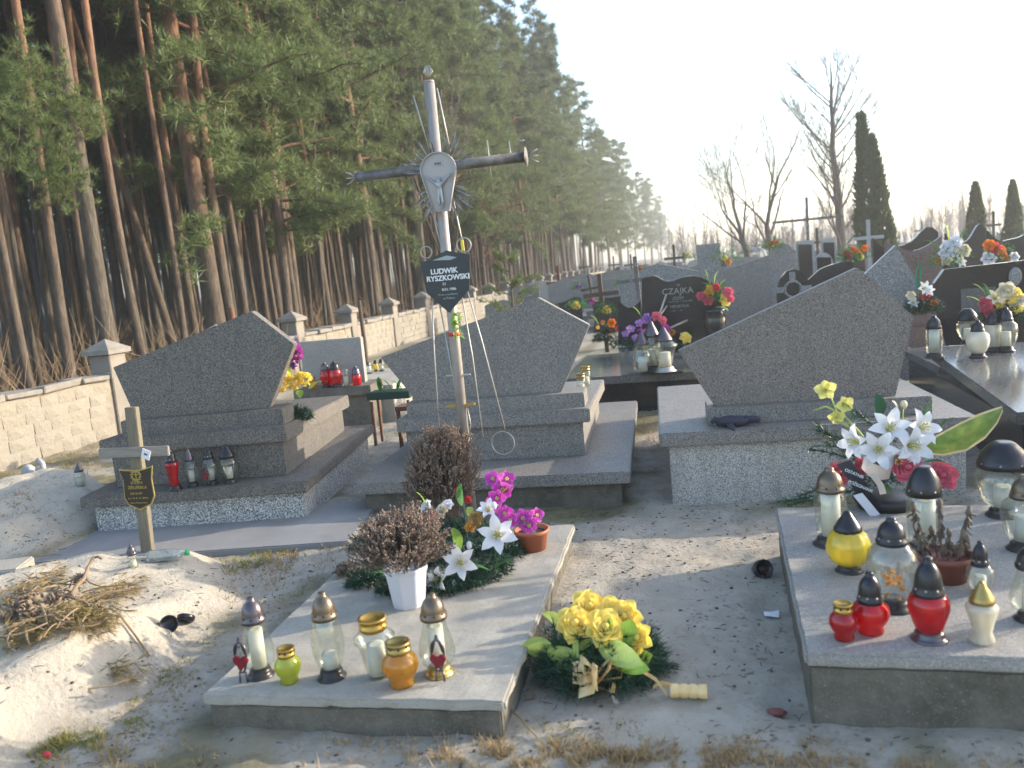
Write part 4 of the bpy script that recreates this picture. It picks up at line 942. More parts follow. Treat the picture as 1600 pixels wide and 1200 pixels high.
def lantern(label, loc, H, prof='tall', glass='glass', cap='dome', capm='cap_pewter', foot=True, footm='base_black', wax='wax', fill=.55, emblem=None, group='grave lanterns', R=1.0, rz=0, rib=0, hc=None, detail=True, name='grave_lantern', tilt=0):
    t = thing(name, label, 'lantern', loc, rz, group); t.rotation_euler = (0, tilt, rz)
    hf = .10*H if foot else .012*H; hc = (hc or {'dome': .27, 'lid': .20, 'bell': .30, 'cone': .30, 'foil': .17, 'none': 0}[cap])*H
    hg = H-hc-hf; P = [(r_*H*R*.84, hf+u*hg) for r_, u in PROF[prof]]
    wall_ = .0028 if detail else .0045
    pr = [(0, P[0][1])]+P+[(max(.002, r_-wall_), z) for r_, z in P[::-1]]; pr = pr[:-1]+[(max(.002, P[0][0]-wall_), P[0][1]+.005), (0, P[0][1]+.005)]
    n = 24 if detail else 14
    g = G(); g.lathe(pr, n if not rib else 48, rib=rib, ribn=12); g.build('glass_body', M[glass], t)
    rt = P[-1][0]; rb = P[0][0]
    if foot:
        q_ = max(rb*1.5, .62*H*R*.24)
        g = G(); g.lathe([(q_, 0), (q_*1.02, .012*H), (q_*.92, .03*H), (q_*.78, .05*H), (q_*.80, .075*H), (q_*.70, hf+.003), (0, hf+.003)], n); g.build('foot', M[footm], t)
    if wax:
        rw = min(r_ for r_, z in P[:max(2, int(len(P)*fill)+1)])*.80
        g = G(); g.lathe([(rw, hf+.008), (rw, hf+fill*hg), (rw*.5, hf+fill*hg-.004), (0, hf+fill*hg-.004)], 14); g.build('candle', M[wax], t)
    z = hf+hg; c = hc; k = max(rt*1.10, .62*H*R*.2)
    if cap == 'dome': pc = [(k*1.12, -.012), (k*1.14, .02*c), (k*1.02, .08*c), (k*1.0, .22*c), (k*.93, .45*c), (k*.74, .66*c), (k*.48, .80*c), (k*.34, .85*c), (k*.36, .93*c), (k*.28, c), (0, c)]
    elif cap == 'cone': pc = [(k*1.06, -.01), (k*1.05, .06*c), (k*.92, .2*c), (k*.7, .45*c), (k*.42, .7*c), (k*.3, .85*c), (k*.2, .95*c), (0, c)]
    elif cap == 'bell': pc = [(k*1.22, -.012), (k*1.21, .08*c), (k*1.14, .25*c), (k*.98, .55*c), (k*.66, .85*c), (k*.55, .93*c), (k*.42, c), (0, .97*c)]
    elif cap in ('lid', 'foil'): pc = [(k*1.0, -.01), (k*1.1, .02*c), (k*1.1, .25*c), (k*1.0, .35*c), (k*1.0, .7*c), (k*1.12, .78*c), (k*1.1, .97*c), (k*.9, c), (k*.85, .85*c), (0, .85*c)]
    else: pc = None
    if pc:
        g = G(); g.lathe(pc, n, (0, 0, z)); cp_ = g.build('cap', M[capm], t)
        if detail and cap in ('dome', 'bell', 'lid'):
            for j in range(8):
                a = 2*PI*(j+.5)/8; zz = z+(.13 if cap != 'lid' else .5)*c; rr_ = k*(1.015 if cap == 'dome' else 1.19 if cap == 'bell' else 1.0)
                g = G(); g.lathe([(.0045, 0), (.0045, .0015), (0, .0025)], 8); o = g.build('vent_hole', M['cap_black'] if capm != 'cap_black' else M['wire'], cp_, (rr_*math.cos(a), rr_*math.sin(a), zz)); o.rotation_euler = (0, PI/2, a)
    if emblem:
        ex, rr_ = emblem[1], .84*H*R*.26
        y_ = -rr_-.006
        g = G(); pts = [(ex+.022*H/.3*math.sin(u_*2*PI)*(1-.35*math.cos(u_*2*PI)), y_, hf+hg*(.38-.30*math.cos(u_*2*PI))) for u_ in [i_/20 for i_ in range(21)]]
        g.tube(pts, .0042, 6, False); g.tube([(ex-.016, y_, hf*.3), (ex-.012, y_, hf+.1*hg)], .0042, 6); g.tube([(ex+.016, y_, hf*.3), (ex+.012, y_, hf+.1*hg)], .0042, 6)
        for s_ in (-1, 1): g.tube([(ex+s_*.02, y_, hf+.45*hg), (ex+s_*.01, y_, hf+.62*hg), (ex, y_, hf+.78*hg)], .004, 5)
        fr = g.build('emblem_frame', M['cap_pewter'], t)
        g = G(); g.prism(heart(.030*H/.3, ex, hf+.30*hg), y_-.008, y_+.004); g.build('heart', M['enamel_red'], fr, bevel=.0025)
    return t
def Hpx(px, ybot, ytop, zsurf):
    p = on_z(px, ybot, zsurf); return p, (on_y(px, ytop, p.y).z-zsurf)*1.0
GS = 'lanterns on the pale grave slab'
def L(label, px, yb, yt, zs=ZS, **k):
    p, H = Hpx(px, yb, yt, zs); return lantern(label, (p.x, p.y, zs), H, **k)
L('clear lantern with a pewter dome and a red heart emblem, outermost on the pale slab', 408, 1056, 933, prof='pear', emblem=('heart', -.03), fill=.8, group=GS, R=.92)
L('small lime-yellow jar lantern with a short metal lid', 453, 1066, 1012, prof='jar', glass='glass_green', cap='lid', capm='foil_gold', foot=False, wax='wax_yellow', group=GS, R=1.08)
L('tall slim clear lantern with bronze dome and black foot on the pale slab', 519, 1058, 925, prof='tall', capm='cap_bronze', fill=.3, group=GS, R=.92)
L('milky clear vase-shaped lantern with an orange-topped gold lid', 592, 1056, 964, prof='vase', glass='glass', cap='foil', capm='foil_gold', foot=False, wax='wax', fill=.66, group=GS, R=1.12)
L('squat amber jar lantern with a gold lid', 629, 1070, 1002, prof='jar', glass='glass_amber', cap='lid', capm='cap_gold', foot=False, wax='wax_yellow', fill=.3, group=GS, R=1.2)
t = L('clear pear lantern with bronze dome, gold foot and red heart emblem', 687, 1052, 927, prof='pear', capm='cap_bronze', footm='cap_gold', emblem=('heart', .028), fill=.8, group=GS)
p = on_z(592, 1056, ZS); g = G(); g.lathe([(.024, 0), (.02, .004), (0, .005)], 14); tag(g.build('orange_candle_cup', M['petal_orange'], None, (p.x, p.y, ZS+.205)), 'orange candle cup on top of the milky vase-shaped lantern', 'candle cup')
GR = 'lanterns on the broad speckled slab'
RL = lambda label, px, yb, yt, **k: L(label, px, yb, yt, ZR, group=GR, **k)
RL('clear lantern with a brown bronze dome at the near corner of the lily arrangement', 1300, 850, 730, prof='cyl', capm='cap_bronze', fill=.9, R=1.08)
RL('round ribbed yellow glass lantern with dark pointed cap', 1327, 892, 797, prof='ball', glass='glass_yellow', cap='cone', capm='cap_black', R=.85, rib=.03, wax='wax_yellow', fill=.3)
fl = RL('clear barrel lantern full of cream flowers with a dark dome', 1396, 950, 808, prof='barrel', capm='cap_black', wax=None, R=1.05, hc=.25)
RL('small red jar lantern with a gold foil lid', 1319, 998, 942, prof='jar', glass='glass_red', cap='lid', capm='foil_gold', foot=False, wax=None, R=1.12)
RL('round-bodied red lantern with a dark dome, between two other red ones', 1361, 988, 893, prof='jar', glass='glass_red', cap='dome', capm='cap_black', foot=False, wax=None, R=.86, hc=.44)
RL('tall red lantern with dark dome and grey foot', 1452, 998, 870, prof='egg', glass='glass_red', cap='dome', capm='cap_black', footm='cap_pewter', wax=None, R=1.08, hc=.42)
RL('cream urn lantern with tarnished gold pointed cap', 1535, 1003, 907, prof='urn', glass='glass_white', cap='cone', capm='cap_gold', foot=False, wax='wax_yellow', fill=.85, R=1.1, hc=.32)
RL('half red, half white lantern with a dark dome behind the cream urn', 1532, 925, 845, prof='barrel', glass='glass', cap='dome', capm='cap_black', foot=False, wax='wax', R=1.0, hc=.42)
RL('big clear lantern with a wide dark cap behind the withered pot plant', 1446, 862, 728, prof='cyl', cap='bell', capm='cap_black', fill=.85, R=1.05)
RL('large bulbous clear lantern with a wide flat-topped dark cap', 1568, 805, 690, prof='bell', cap='bell', capm='cap_black', wax='wax', fill=.5, R=1.15, hc=.3)
RL('clear ribbed lantern cut off by the picture edge, behind the dark-footed one', 1600, 858, 742, prof='barrel', capm='cap_bronze', R=1.1, rib=.02)
RL('dark-footed lantern nearest the edge of the speckled slab', 1612, 968, 850, prof='pear', capm='cap_black', R=1.15)
# cream flowers inside the barrel lantern
q = random.Random(3); p = fl.location
g = G()
for k in range(26):
    a = q.uniform(0, 6.3); rr = q.uniform(.01, .036); c = (rr*math.cos(a), rr*math.sin(a), q.uniform(.05, .15))
    for j in range(6):
        b_ = j*PI/3; g.blade(c, (math.cos(a)*.8+math.cos(b_)*.7, math.sin(a)*.8+math.sin(b_)*.3, math.sin(b_)*.7), .014, .012, 0, q)
g.build('inner_flowers', M['petal_gold'], fl, kind='stuff')
# lanterns on the tomb beside the wall (stand on its base slab)
GL = 'lanterns on the step of the tomb by the wall'
for lb, px, yb, yt, kw in [
    ('dark red hourglass lantern half hidden by the small wooden cross', 274, 765, 702, dict(prof='urn', glass='glass_red', cap='dome', capm='cap_black', R=.75)),
    ('clear ribbed lantern with pointed pewter cap, second along the dark step', 302, 760, 700, dict(prof='barrel', cap='cone', capm='cap_pewter', rib=.05, R=.75)),
    ('clear lantern with a red heart in front, third along the dark step', 332, 757, 698, dict(prof='barrel', capm='cap_black', emblem=('heart', -.006), R=.82)),
    ('clear bulbous lantern with tall dark cap, last along the dark step', 361, 755, 694, dict(prof='bell', cap='cone', capm='cap_black', R=.78))]:
    L(lb, px, yb, yt, .30, group=GL, **kw)
# lanterns on the small headstone's shelf and beyond
GW = 'lanterns on the small cement headstone shelf'
def LY(label, px, yt, yb, Y, **k):
    p = on_y(px, yb, Y); H = on_y(px, yt, Y).z-p.z; return lantern(label, (p.x, p.y, p.z), H, detail=False, **k)
for lb, px, yt, yb, kw in [
    ('red lantern with a white cross on the shelf, first of the tall pair', 510, 566, 600, dict(prof='tall', glass='glass_red', capm='cap_pewter', foot=True, wax=None, R=1.2)),
    ('red lantern with a white cross on the shelf, taller of the pair', 526, 564, 600, dict(prof='tall', glass='glass_red', capm='cap_black', foot=True, wax=None, R=1.25)),
    ('plain clear lantern without cap between the red ones', 541, 576, 598, dict(prof='cyl', cap='none', foot=False, R=1.2)),
    ('short bright red lantern with a grey cap at the shelf end', 556, 572, 598, dict(prof='cyl', glass='glass_red', capm='cap_pewter', foot=False, wax=None, R=1.3, hc=.38)),
    ('little amber jar on the shelf in front of the plain headstone', 491, 589, 602, dict(prof='jar', glass='glass_amber', cap='lid', capm='cap_gold', foot=False, wax=None, R=1.3))]:
    p = on_y(px, yb, 8.28); H = on_y(px, yt, 8.28).z-.50
    lantern(lb, (p.x, 8.28+rng.uniform(-.04, .04), .50), H, detail=False, group=GW, **kw)
for lb, px, yt, yb, kw in [('small yellow lantern on the lid beyond the plain headstone', 588, 562, 580, dict(prof='cyl', glass='glass_yellow', capm='cap_black', R=1.2)), ('small dark-capped clear lantern on the lid beyond the plain headstone', 597, 560, 580, dict(prof='cyl', capm='cap_black', R=1.2)), ('small white lantern at the far corner of the cement lid', 577, 565, 584, dict(prof='cyl', glass='glass_white', capm='cap_pewter', R=1.2))]:
    p = on_z(px, yb, .42); H = max(.12, on_y(px, yt, p.y).z-.42); lantern(lb, (p.x, p.y, .42), H, detail=False, group='small lanterns beyond the plain headstone', **kw)
# behind the middle headstone
p = on_y(908, 597, 6.6); lantern('clear lantern with a yellowed lid behind the middle headstone edge', (p.x, 6.6, .555), .16, prof='cyl', cap='lid', capm='cap_gold', foot=False, group='lanterns behind the middle headstone', R=1.3)
p = on_y(915, 575, 7.0); lantern('lantern with a yellow rose-like top, further along the middle tomb lid', (p.x, 7.0, .55), .17, prof='cyl', cap='lid', capm='foil_gold', foot=False, group='lanterns behind the middle headstone', R=1.3)
# lanterns on the black wavy tomb
GC = 'lanterns on a tray on the black wavy tomb'
tr = on_z(1035, 583, .40)
g = G(); g.slab(-.21, .21, -.09, .09, 0, .018); tag(g.build('tray', M['base_black'], None, (tr.x, tr.y, .401), .004), 'flat black tray under the clear lanterns on the black tomb', 'tray')
for lb, px, yt, yb, kw in [('clear faceted lantern with dark cap, front of the tray on the black tomb', 1005, 518, 577, dict(prof='pear', cap='cone', capm='cap_pewter', foot=False, R=1.15)), ('clear lantern with a pewter spire and footed bowl on the tray', 1040, 510, 578, dict(prof='vase', cap='cone', capm='cap_pewter', footm='wire', R=1.0)), ('clear lantern with big dark cap at the back of the tray', 1021, 500, 572, dict(prof='cyl', cap='cone', capm='cap_pewter', R=1.0))]:
    Y = tr.y+(.06 if yb == 572 else -.02); p = on_y(px, yb, Y); H = on_y(px, yt, Y).z-.42; lantern(lb, (p.x, Y, .42), H, detail=False, group=GC, **kw)
# lanterns on the mirror-like lid
GB = 'lanterns on the mirror-like black lid'
for lb, px, yt, yb, kw in [('tall clear ribbed lantern with dark dome and orange flowers, first on the mirror lid', 1460, 493, 557, dict(prof='cyl', capm='cap_black', R=1.05, fill=.9)), ('white globe lantern with dark dome in the middle of the mirror lid', 1528, 500, 555, dict(prof='barrel', glass='glass_white', capm='cap_black', R=1.2)), ('milky lantern with dark cap behind the white globe one', 1552, 488, 548, dict(prof='cyl', glass='glass_white', capm='cap_black', R=1.1)), ('dark-capped lantern beneath the cream flower bunch', 1572, 480, 548, dict(prof='barrel', capm='cap_black', R=1.0)), ('wide-capped clear lantern at the back edge of the mirror lid', 1512, 482, 540, dict(prof='bell', cap='bell', capm='cap_black', R=1.0))]:
    p = on_z(px, yb, .58); H = on_y(px, yt, p.y).z-.58; zl_ = .45+.15*max(0, min(2.2, p.y-5.55))/2.2; lantern(lb, (p.x, p.y, zl_), H+.58-zl_, detail=False, group=GB, **kw)
# lanterns on the sand
p = on_g(127, 760); lantern('small clear lantern with a dark cap on the sand mound by the wall', (p.x, p.y, p.z), on_y(127, 724, p.y).z-p.z, prof='cyl', cap='cone', capm='cap_pewter', foot=False, group='lanterns on the sand', R=1.2)
p = on_g(212, 905); lantern('clear lantern with a dark domed cap sunk in the sand by the wooden cross', (p.x, p.y, p.z-.01), on_y(212, 848, p.y).z-p.z, prof='cyl', cap='dome', capm='cap_pewter', foot=False, group='lanterns on the sand', R=1.1, hc=.34)

# ------------------------------------------------------------------ flowers and greenery
def petal_g(L_, w_, rise=.5, curl=.5, cup=.12, rows=5):
    """petal growing along +x from the origin, lifted by `rise`, tip bending down by `curl`"""
    P = []
    x = z = 0; a = rise
    for i in range(rows+1):
        u = i/rows; ww = w_*.5*max(.02, math.sin(PI*min(1, (u*.86+.10)))**.8)
        if i == rows: ww = w_*.03
        for s_ in (-1, 0, 1): P.append((x, s_*ww, z+abs(s_)*cup*ww))
        a_ = a-(rise+curl)*u*u; x += math.cos(a_)*L_/rows; z += math.sin(a_)*L_/rows
    g = G(); F = []
    for i in range(rows):
        for j in range(2): F.append((i*3+j, i*3+j+1, (i+1)*3+j+1, (i+1)*3+j))
    return g.add(P, F, True)
PM = {}
def pm(key, mt, *a, **k):
    kk = (key, mt)
    if kk not in PM: PM[kk] = petal_g(*a, **k).mesh('petal', M[mt])
    return PM[kk]
CM = {}
def cm(key, fn, nm, mt):
    if (key, mt) not in CM: g = G(); fn(g); CM[(key, mt)] = g.mesh(nm, M[mt])
    return CM[(key, mt)]
def fl_center(g, r=.012, h=.05):
    g.lathe([(.004, 0), (.007, h*.3), (.004, h*.5), (0, h*.5)], 8)
    for k in range(6): a = k*PI/3; g.tube([(0, 0, .01), (r*.7*math.cos(a), r*.7*math.sin(a), h*.7), (r*math.cos(a), r*math.sin(a), h)], [.0015, .0015, .003], 5)
def lily(par, loc, d, s, mt='petal_white', roll=0):
    f = link('lily', cm('lc', fl_center, 'lily_stamens', 'throat'), par, loc, None, track(d, roll), s)
    for k in range(6):
        link('petal', pm('lily', mt, .085, .036, 1.0, .75, .25), f, None, None, (0, 0, k*PI/3+rng.uniform(-.12, .12)), 1 if k % 2 else .94)
    return f
def orchid(par, loc, d, s, mt='petal_purple', roll=0, nm='orchid'):
    f = link(nm, cm('oc', lambda g: fl_center(g, .006, .022), 'orchid_lip', 'throat'), par, loc, None, track(d, roll), s)
    for k in range(5):
        link('petal', pm('orc', mt, .05, .042, .55, .35, .3), f, None, None, (0, 0, k*2*PI/5+PI/2+rng.uniform(-.1, .1)), 1 if k in (1, 4) else .88)
    return f
def rose(par, loc, d, s, mt, roll=0):
    f = link('rose', cm('rc', lambda g: (g.ball((0, 0, .02), (.013, .013, .02), 8, 5)), 'rose_heart', mt), par, loc, None, track(d, roll), s)
    for ring_, (n, rise, L_, w_, off) in enumerate([(3, 1.35, .034, .034, .004), (4, 1.15, .038, .038, .008), (5, .85, .040, .042, .011), (6, .45, .042, .042, .013)]):
        for k in range(n):
            a = 2*PI*k/n+ring_*.7+rng.uniform(-.15, .15)
            link('petal', pm('rose%d' % ring_, mt, L_, w_, rise, .5, .55), f, (off*math.cos(a), off*math.sin(a), .004), None, (0, 0, a), rng.uniform(.92, 1.08))
    return f
def pom(g, c, d, r_, n, q):
    d = Vector(d).normalized()
    for _ in range(n):
        v = Vector((q.gauss(0, 1), q.gauss(0, 1), q.gauss(0, 1))).normalized()
        if v.dot(d) < -.25: v = -v
        c0 = Vector(c)+v*r_*.45; sd = v.orthogonal().normalized()*r_*.2; up = v.cross(sd).normalized()*r_*.12
        g.add([c0-sd*.5, c0+sd*.5, c0+v*r_*.6+sd+up, c0+v*r_*.66-up*.5, c0+v*r_*.6-sd+up], [(0, 1, 2, 3), (0, 3, 4)])
POM = {}
def pompom(par, loc, d, r_, mt, nm='chrysanthemum'):
    if mt not in POM: g = G(); pom(g, (0, 0, 0), (0, 0, 1), 1.0, 64, random.Random(9)); POM[mt] = g.mesh(nm, M[mt])
    return link(nm, POM[mt], par, loc, None, track(d, rng.uniform(0, 6)), r_)
def leaf(par, loc, d, L_, w_, mt='leaf', rise=.35, curl=.5, roll=0, nm='leaf', cup=.25):
    k = ('leaf', round(w_/L_, 1), round(rise, 1), round(curl, 1), mt, cup)
    if k not in PM: PM[k] = petal_g(1, w_/L_, rise, curl, cup, 7).mesh('leaf', M[mt])
    qd = Vector(d).normalized().to_track_quat('X', 'Z') @ Matrix.Rotation(roll, 3, 'X').to_quaternion()
    return link(nm, PM[k], par, loc, None, qd, L_)
def fir(g, c, r_, n, q, L_=.055, flat=.5, wd=.0035):
    for _ in range(n):
        v = Vector((q.gauss(0, 1), q.gauss(0, 1), q.gauss(0, 1)*flat)).normalized()*r_*q.random()**.45
        p = Vector(c)+Vector((v.x, v.y, abs(v.z)))
        g.tuft(p, v.normalized()*.8+Vector((0, 0, .2)), L_*q.uniform(.7, 1.2), wd, 7, .75, q)
def sprig(g, p, d, L_, q, wd=.0035, nl=.045):
    p = Vector(p); d = Vector(d).normalized()
    g.tube([p, p+d*L_], [.004, .002], 4, False)
    for i in range(int(L_/.006)):
        c = p+d*L_*(i/(L_/.006)); 
        for _ in range(3): g.blade(c, d*.8+Vector((q.gauss(0, 1), q.gauss(0, 1), q.gauss(0, 1))).normalized()*.8, nl*q.uniform(.7, 1.1), wd, 0, q)
def dry_ball(g, bg, c, r_, n, q, z0=0, nl=.03, spread=1.0):
    base = Vector((c[0], c[1], z0))
    for _ in range(n):
        v = Vector((q.gauss(0, 1), q.gauss(0, 1), q.gauss(0, 1))).normalized()
        if v.z < -.55: v.z = -v.z
        lump = 1+.30*noise.noise(v*1.7+Vector(c)*9)+.12*noise.noise(v*4.1)
        if noise.noise(v*3.2+Vector(c)*5) < -.42: continue
        tip = Vector(c)+Vector((v.x*r_[0], v.y*r_[1], v.z*r_[2]))*q.uniform(.6, 1.05)*lump
        mid = base.lerp(tip, .55)+Vector((q.gauss(0, .012), q.gauss(0, .012), q.gauss(0, .012)))
        g.tube([mid, tip], [.0022, .0014], 3, False)
        dirn = (tip-base).normalized()
        for _ in range(4):
            pp = tip-dirn*q.uniform(0, nl*1.6); bd = dirn+Vector((q.gauss(0, .5), q.gauss(0, .5), q.gauss(0, .5)))
            bd.normalize(); sd = bd.orthogonal().normalized()*nl*.17; s2 = bd.cross(sd).normalized()*nl*.17; e_ = pp+bd*nl*.55
            bg.add([pp, e_+sd-bd*nl*.25, e_+s2-bd*nl*.25, e_-sd-bd*nl*.25, e_-s2-bd*nl*.25, e_+bd*nl*.15], [(0, 1, 2), (0, 2, 3), (0, 3, 4), (0, 4, 1), (5, 2, 1), (5, 3, 2), (5, 4, 3), (5, 1, 4)])
# --- white pot with a dried ball of chrysanthemum
p = on_z(640, 945, ZS); q = random.Random(41)
t = thing('potted_plant', 'white octagonal plastic pot with a round withered brown plant on the pale slab', 'plant', (p.x, p.y, ZS))
pw = .098
g = G(); g.lathe([(pw*.72, 0), (pw*.74, .004), (pw*.80, .025), (pw*1.0, .165), (pw*1.06, .168), (pw*1.08, .187), (pw*1.0, .189), (pw*.93, .165), (0, .165)], 8, smooth=False); g.build('pot', M['white_plastic'], t, rz if False else None, .003)
g = G(); bg_ = G(); dry_ball(g, bg_, (-.015, 0, .30), (.225, .20, .145), 1000, q, .14, .026)
g.build('stems', M['dry_stem'], t, kind='stuff'); bg_.build('dried_flowers', M['dry_bud'], t, kind='stuff')
# --- bush behind it at the cross foot
p = on_y(695, 800, 4.55)
t = thing('potted_plant', 'tall withered rust-brown plant at the foot of the tall metal cross', 'plant', (p.x+.01, 4.56, .10)); q = random.Random(42)
g = G(); bg_ = G(); dry_ball(g, bg_, (-.01, 0, .37), (.245, .2, .26), 900, q, .02, .032)
for k in range(60): a = q.uniform(0, 6.3); g.tube([(.05*math.cos(a), .05*math.sin(a), 0), (.16*math.cos(a)*q.random(), .14*math.sin(a), .3)], [.003, .002], 3, False)
g.build('stems', M['dry_stem'], t, kind='stuff'); bg_.build('dried_flowers', M['dry_bush'], t, kind='stuff')
g = G(); g.lathe([(.07, -.09), (.10, .04), (.105, .05), (.09, .05), (0, .03)], 14); g.build('pot', M['base_black'], t)
# --- fir wreath with lilies and orchids on the pale slab
W0 = on_z(700, 905, ZS); q = random.Random(43)
t = thing('flower_wreath', 'dark fir wreath with white lilies, magenta orchids and green leaves on the pale slab', 'wreath', (W0.x, W0.y, ZS))
def rel(px, py, Y, o=None): v = on_y(px, py, Y); o = o or W0; return (v.x-o.x, v.y-o.y, v.z-ZS)
g = G()
for px, py, rr in [(570, 912, .09), (620, 925, .09), (600, 880, .10), (690, 925, .10), (730, 915, .10), (770, 898, .10), (790, 870, .10), (740, 870, .11), (680, 880, .11), (710, 840, .10), (650, 850, .1), (570, 860, .08), (765, 840, .09)]:
    v = on_z(px, py, ZS); fir(g, (v.x-W0.x, v.y-W0.y, .005), rr, 230, q, .045, .9, .0045)
g.build('fir_foliage', M['fir'], t, kind='stuff')
Yw = W0.y
for px, py, Y, d, s in [(722, 880, Yw-.12, (.1, -1, .45), 1.4), (777, 838, Yw+.0, (.25, -1, .5), 1.55), (690, 905, Yw-.16, (-.3, -1, .3), 1.0), (764, 800, Yw+.1, (.1, -.8, .9), .9)]:
    lily(t, rel(px, py, Y), d, s, 'petal_white', q.uniform(0, 1))
for px, py, Y in [(733, 852, Yw-.1), (710, 912, Yw-.15), (772, 790, Yw+.05), (795, 832, Yw)]:
    g = G(); g.ball((0, 0, 0), (.014, .014, .02), 8, 6); g.build('lily_bud', M['petal_white'], t, rel(px, py, Y))
for px, py, Y, d, s in [(787, 765, Yw+.22, (.1, -1, .3), 1.05), (768, 790, Yw+.2, (-.3, -1, .1), .9), (790, 803, Yw+.12, (0, -1, .5), .85), (818, 810, Yw+.1, (.1, -1, .35), 1.0), (836, 806, Yw+.12, (.7, -.7, .4), .8), (772, 750, Yw+.24, (-.1, -.8, .6), .9), (790, 750, Yw+.22, (.5, -.8, .5), .9), (778, 778, Yw+.16, (0, -1, .2), .9), (800, 812, Yw+.09, (-.3, -1, .2), .85), (826, 820, Yw+.09, (.3, -1, .1), .85)]:
    orchid(t, rel(px, py, Y), d, s*1.25, 'petal_purple', q.uniform(-.4, .4))
for px, py, Y, d, L_, w_, mt in [(716, 860, Yw+.02, (-.1, -.35, 1), .13, .06, 'leaf_bright'), (775, 888, Yw-.06, (.9, -.5, .35), .12, .07, 'leaf'), (765, 892, Yw-.06, (-.9, -.6, .25), .11, .06, 'leaf'), (722, 790, Yw+.16, (.2, -.1, 1), .12, .05, 'leaf'), (785, 772, Yw+.2, (.8, -.2, .4), .08, .04, 'leaf_lime'), (610, 900, Yw-.05, (-.8, -.5, .2), .10, .04, 'leaf'), (665, 790, Yw+.14, (-.5, -.3, .8), .09, .04, 'leaf_bright'), (800, 830, Yw+.05, (.9, -.2, .3), .11, .035, 'leaf'), (735, 808, Yw+.1, (.2, -.6, .7), .08, .04, 'leaf_lime')]:
    leaf(t, rel(px, py, Y), d, L_, w_, mt)
for px, py, Y, mt, s in [(692, 800, Yw+.14, 'petal_cream', .8), (675, 808, Yw+.1, 'petal_pink', .6), (668, 792, Yw+.15, 'petal_white', .7), (735, 825, Yw+.08, 'petal_gold', .6), (700, 790, Yw+.18, 'petal_white', .6)]:
    rose(t, rel(px, py, Y), (q.uniform(-.4, .4), -.8, .8), s, mt)
pompom(t, rel(743, 812, Yw+.08), (0, -1, .6), .036, 'petal_tan', 'dried_bloom')
pompom(t, rel(690, 926, Yw-.16), (0, -1, .2), .028, 'dry_bud', 'dried_bloom')
# dark withered bunch beside the white pot
p = on_z(545, 900, ZS); q = random.Random(44); g = G(); bg_ = G()
t = thing('withered_bunch', 'small dark withered bunch of flowers lying by the edge of the wreath', 'bouquet', (p.x, p.y, ZS)); dry_ball(g, bg_, (0, 0, .03), (.07, .06, .05), 160, q, 0, .02)
g.build('stems', M['dry_stem'], t, kind='stuff'); bg_.build('dried_flowers', M['dry_stem'], t, kind='stuff')
# red carnation at the cross foot
p = on_y(722, 775, Yw+.28); t = thing('red_flower', 'red artificial flower with a dark leaf at the foot of the tall cross', 'flower', p); 
pompom(t, (.03, 0, -.02), (0, -1, .3), .018, 'petal_red'); pompom(t, (-.02, 0, .03), (0, -1, .3), .014, 'petal_red')
g = G(); g.tube([(0, .01, -.25), (0, .01, 0)], .003, 5); g.build('stem', M['leaf_dark'], t)
# terracotta bowl
p = on_z(833, 858, ZS); t = thing('flower_pot', 'terracotta bowl standing at the head end of the pale slab', 'pot', (p.x, p.y, ZS))
g = G(); g.lathe([(.068, 0), (.086, .09), (.092, .092), (.094, .112), (.085, .112), (.078, .09), (0, .085)], 24); g.build('pot', M['terracotta'], t)
g = G(); g.lathe([(.078, .091), (0, .094)], 16); g.build('soil', M['litter'], t)
# --- wreath with yellow flowers on the ground
p = on_g(930, 1095); Yb = p.y+.22; B0 = Vector((p.x+.0, Yb, p.z)); q = random.Random(45)
t = thing('flower_wreath', 'yellow flower bunch with lime leaves, gold bow and fir sprays on the bare ground', 'wreath', B0)
def relb(px, py, Y): v = on_y(px, py, Y); return (v.x-B0.x, v.y-B0.y, v.z-B0.z)
g = G()
fir(g, (0, 0, .02), .25, 1300, q, .06, .42, .0045)
fir(g, (0, 0, .04), .12, 260, q, .05, .75, .0045)
for k in range(30):
    a = q.uniform(0, 2*PI); sprig(g, (.12*math.cos(a), .10*math.sin(a), .06), (math.cos(a), math.sin(a)*.8, q.uniform(-.2, .25)), q.uniform(.10, .19), q)
g.build('fir_foliage', M['fir'], t, kind='stuff')
for px, py, dy, s_ in [(898, 978, -.06, 1.5), (918, 952, .06, 1.5), (944, 984, -.09, 1.5), (955, 958, .03, 1.25), (980, 968, .0, 1.4), (1000, 1000, -.06, 1.2)]:
    rose(t, relb(px, py, Yb+dy), (q.uniform(-.35, .35), -.8, .75), s_, 'petal_yellow', q.uniform(0, 6))
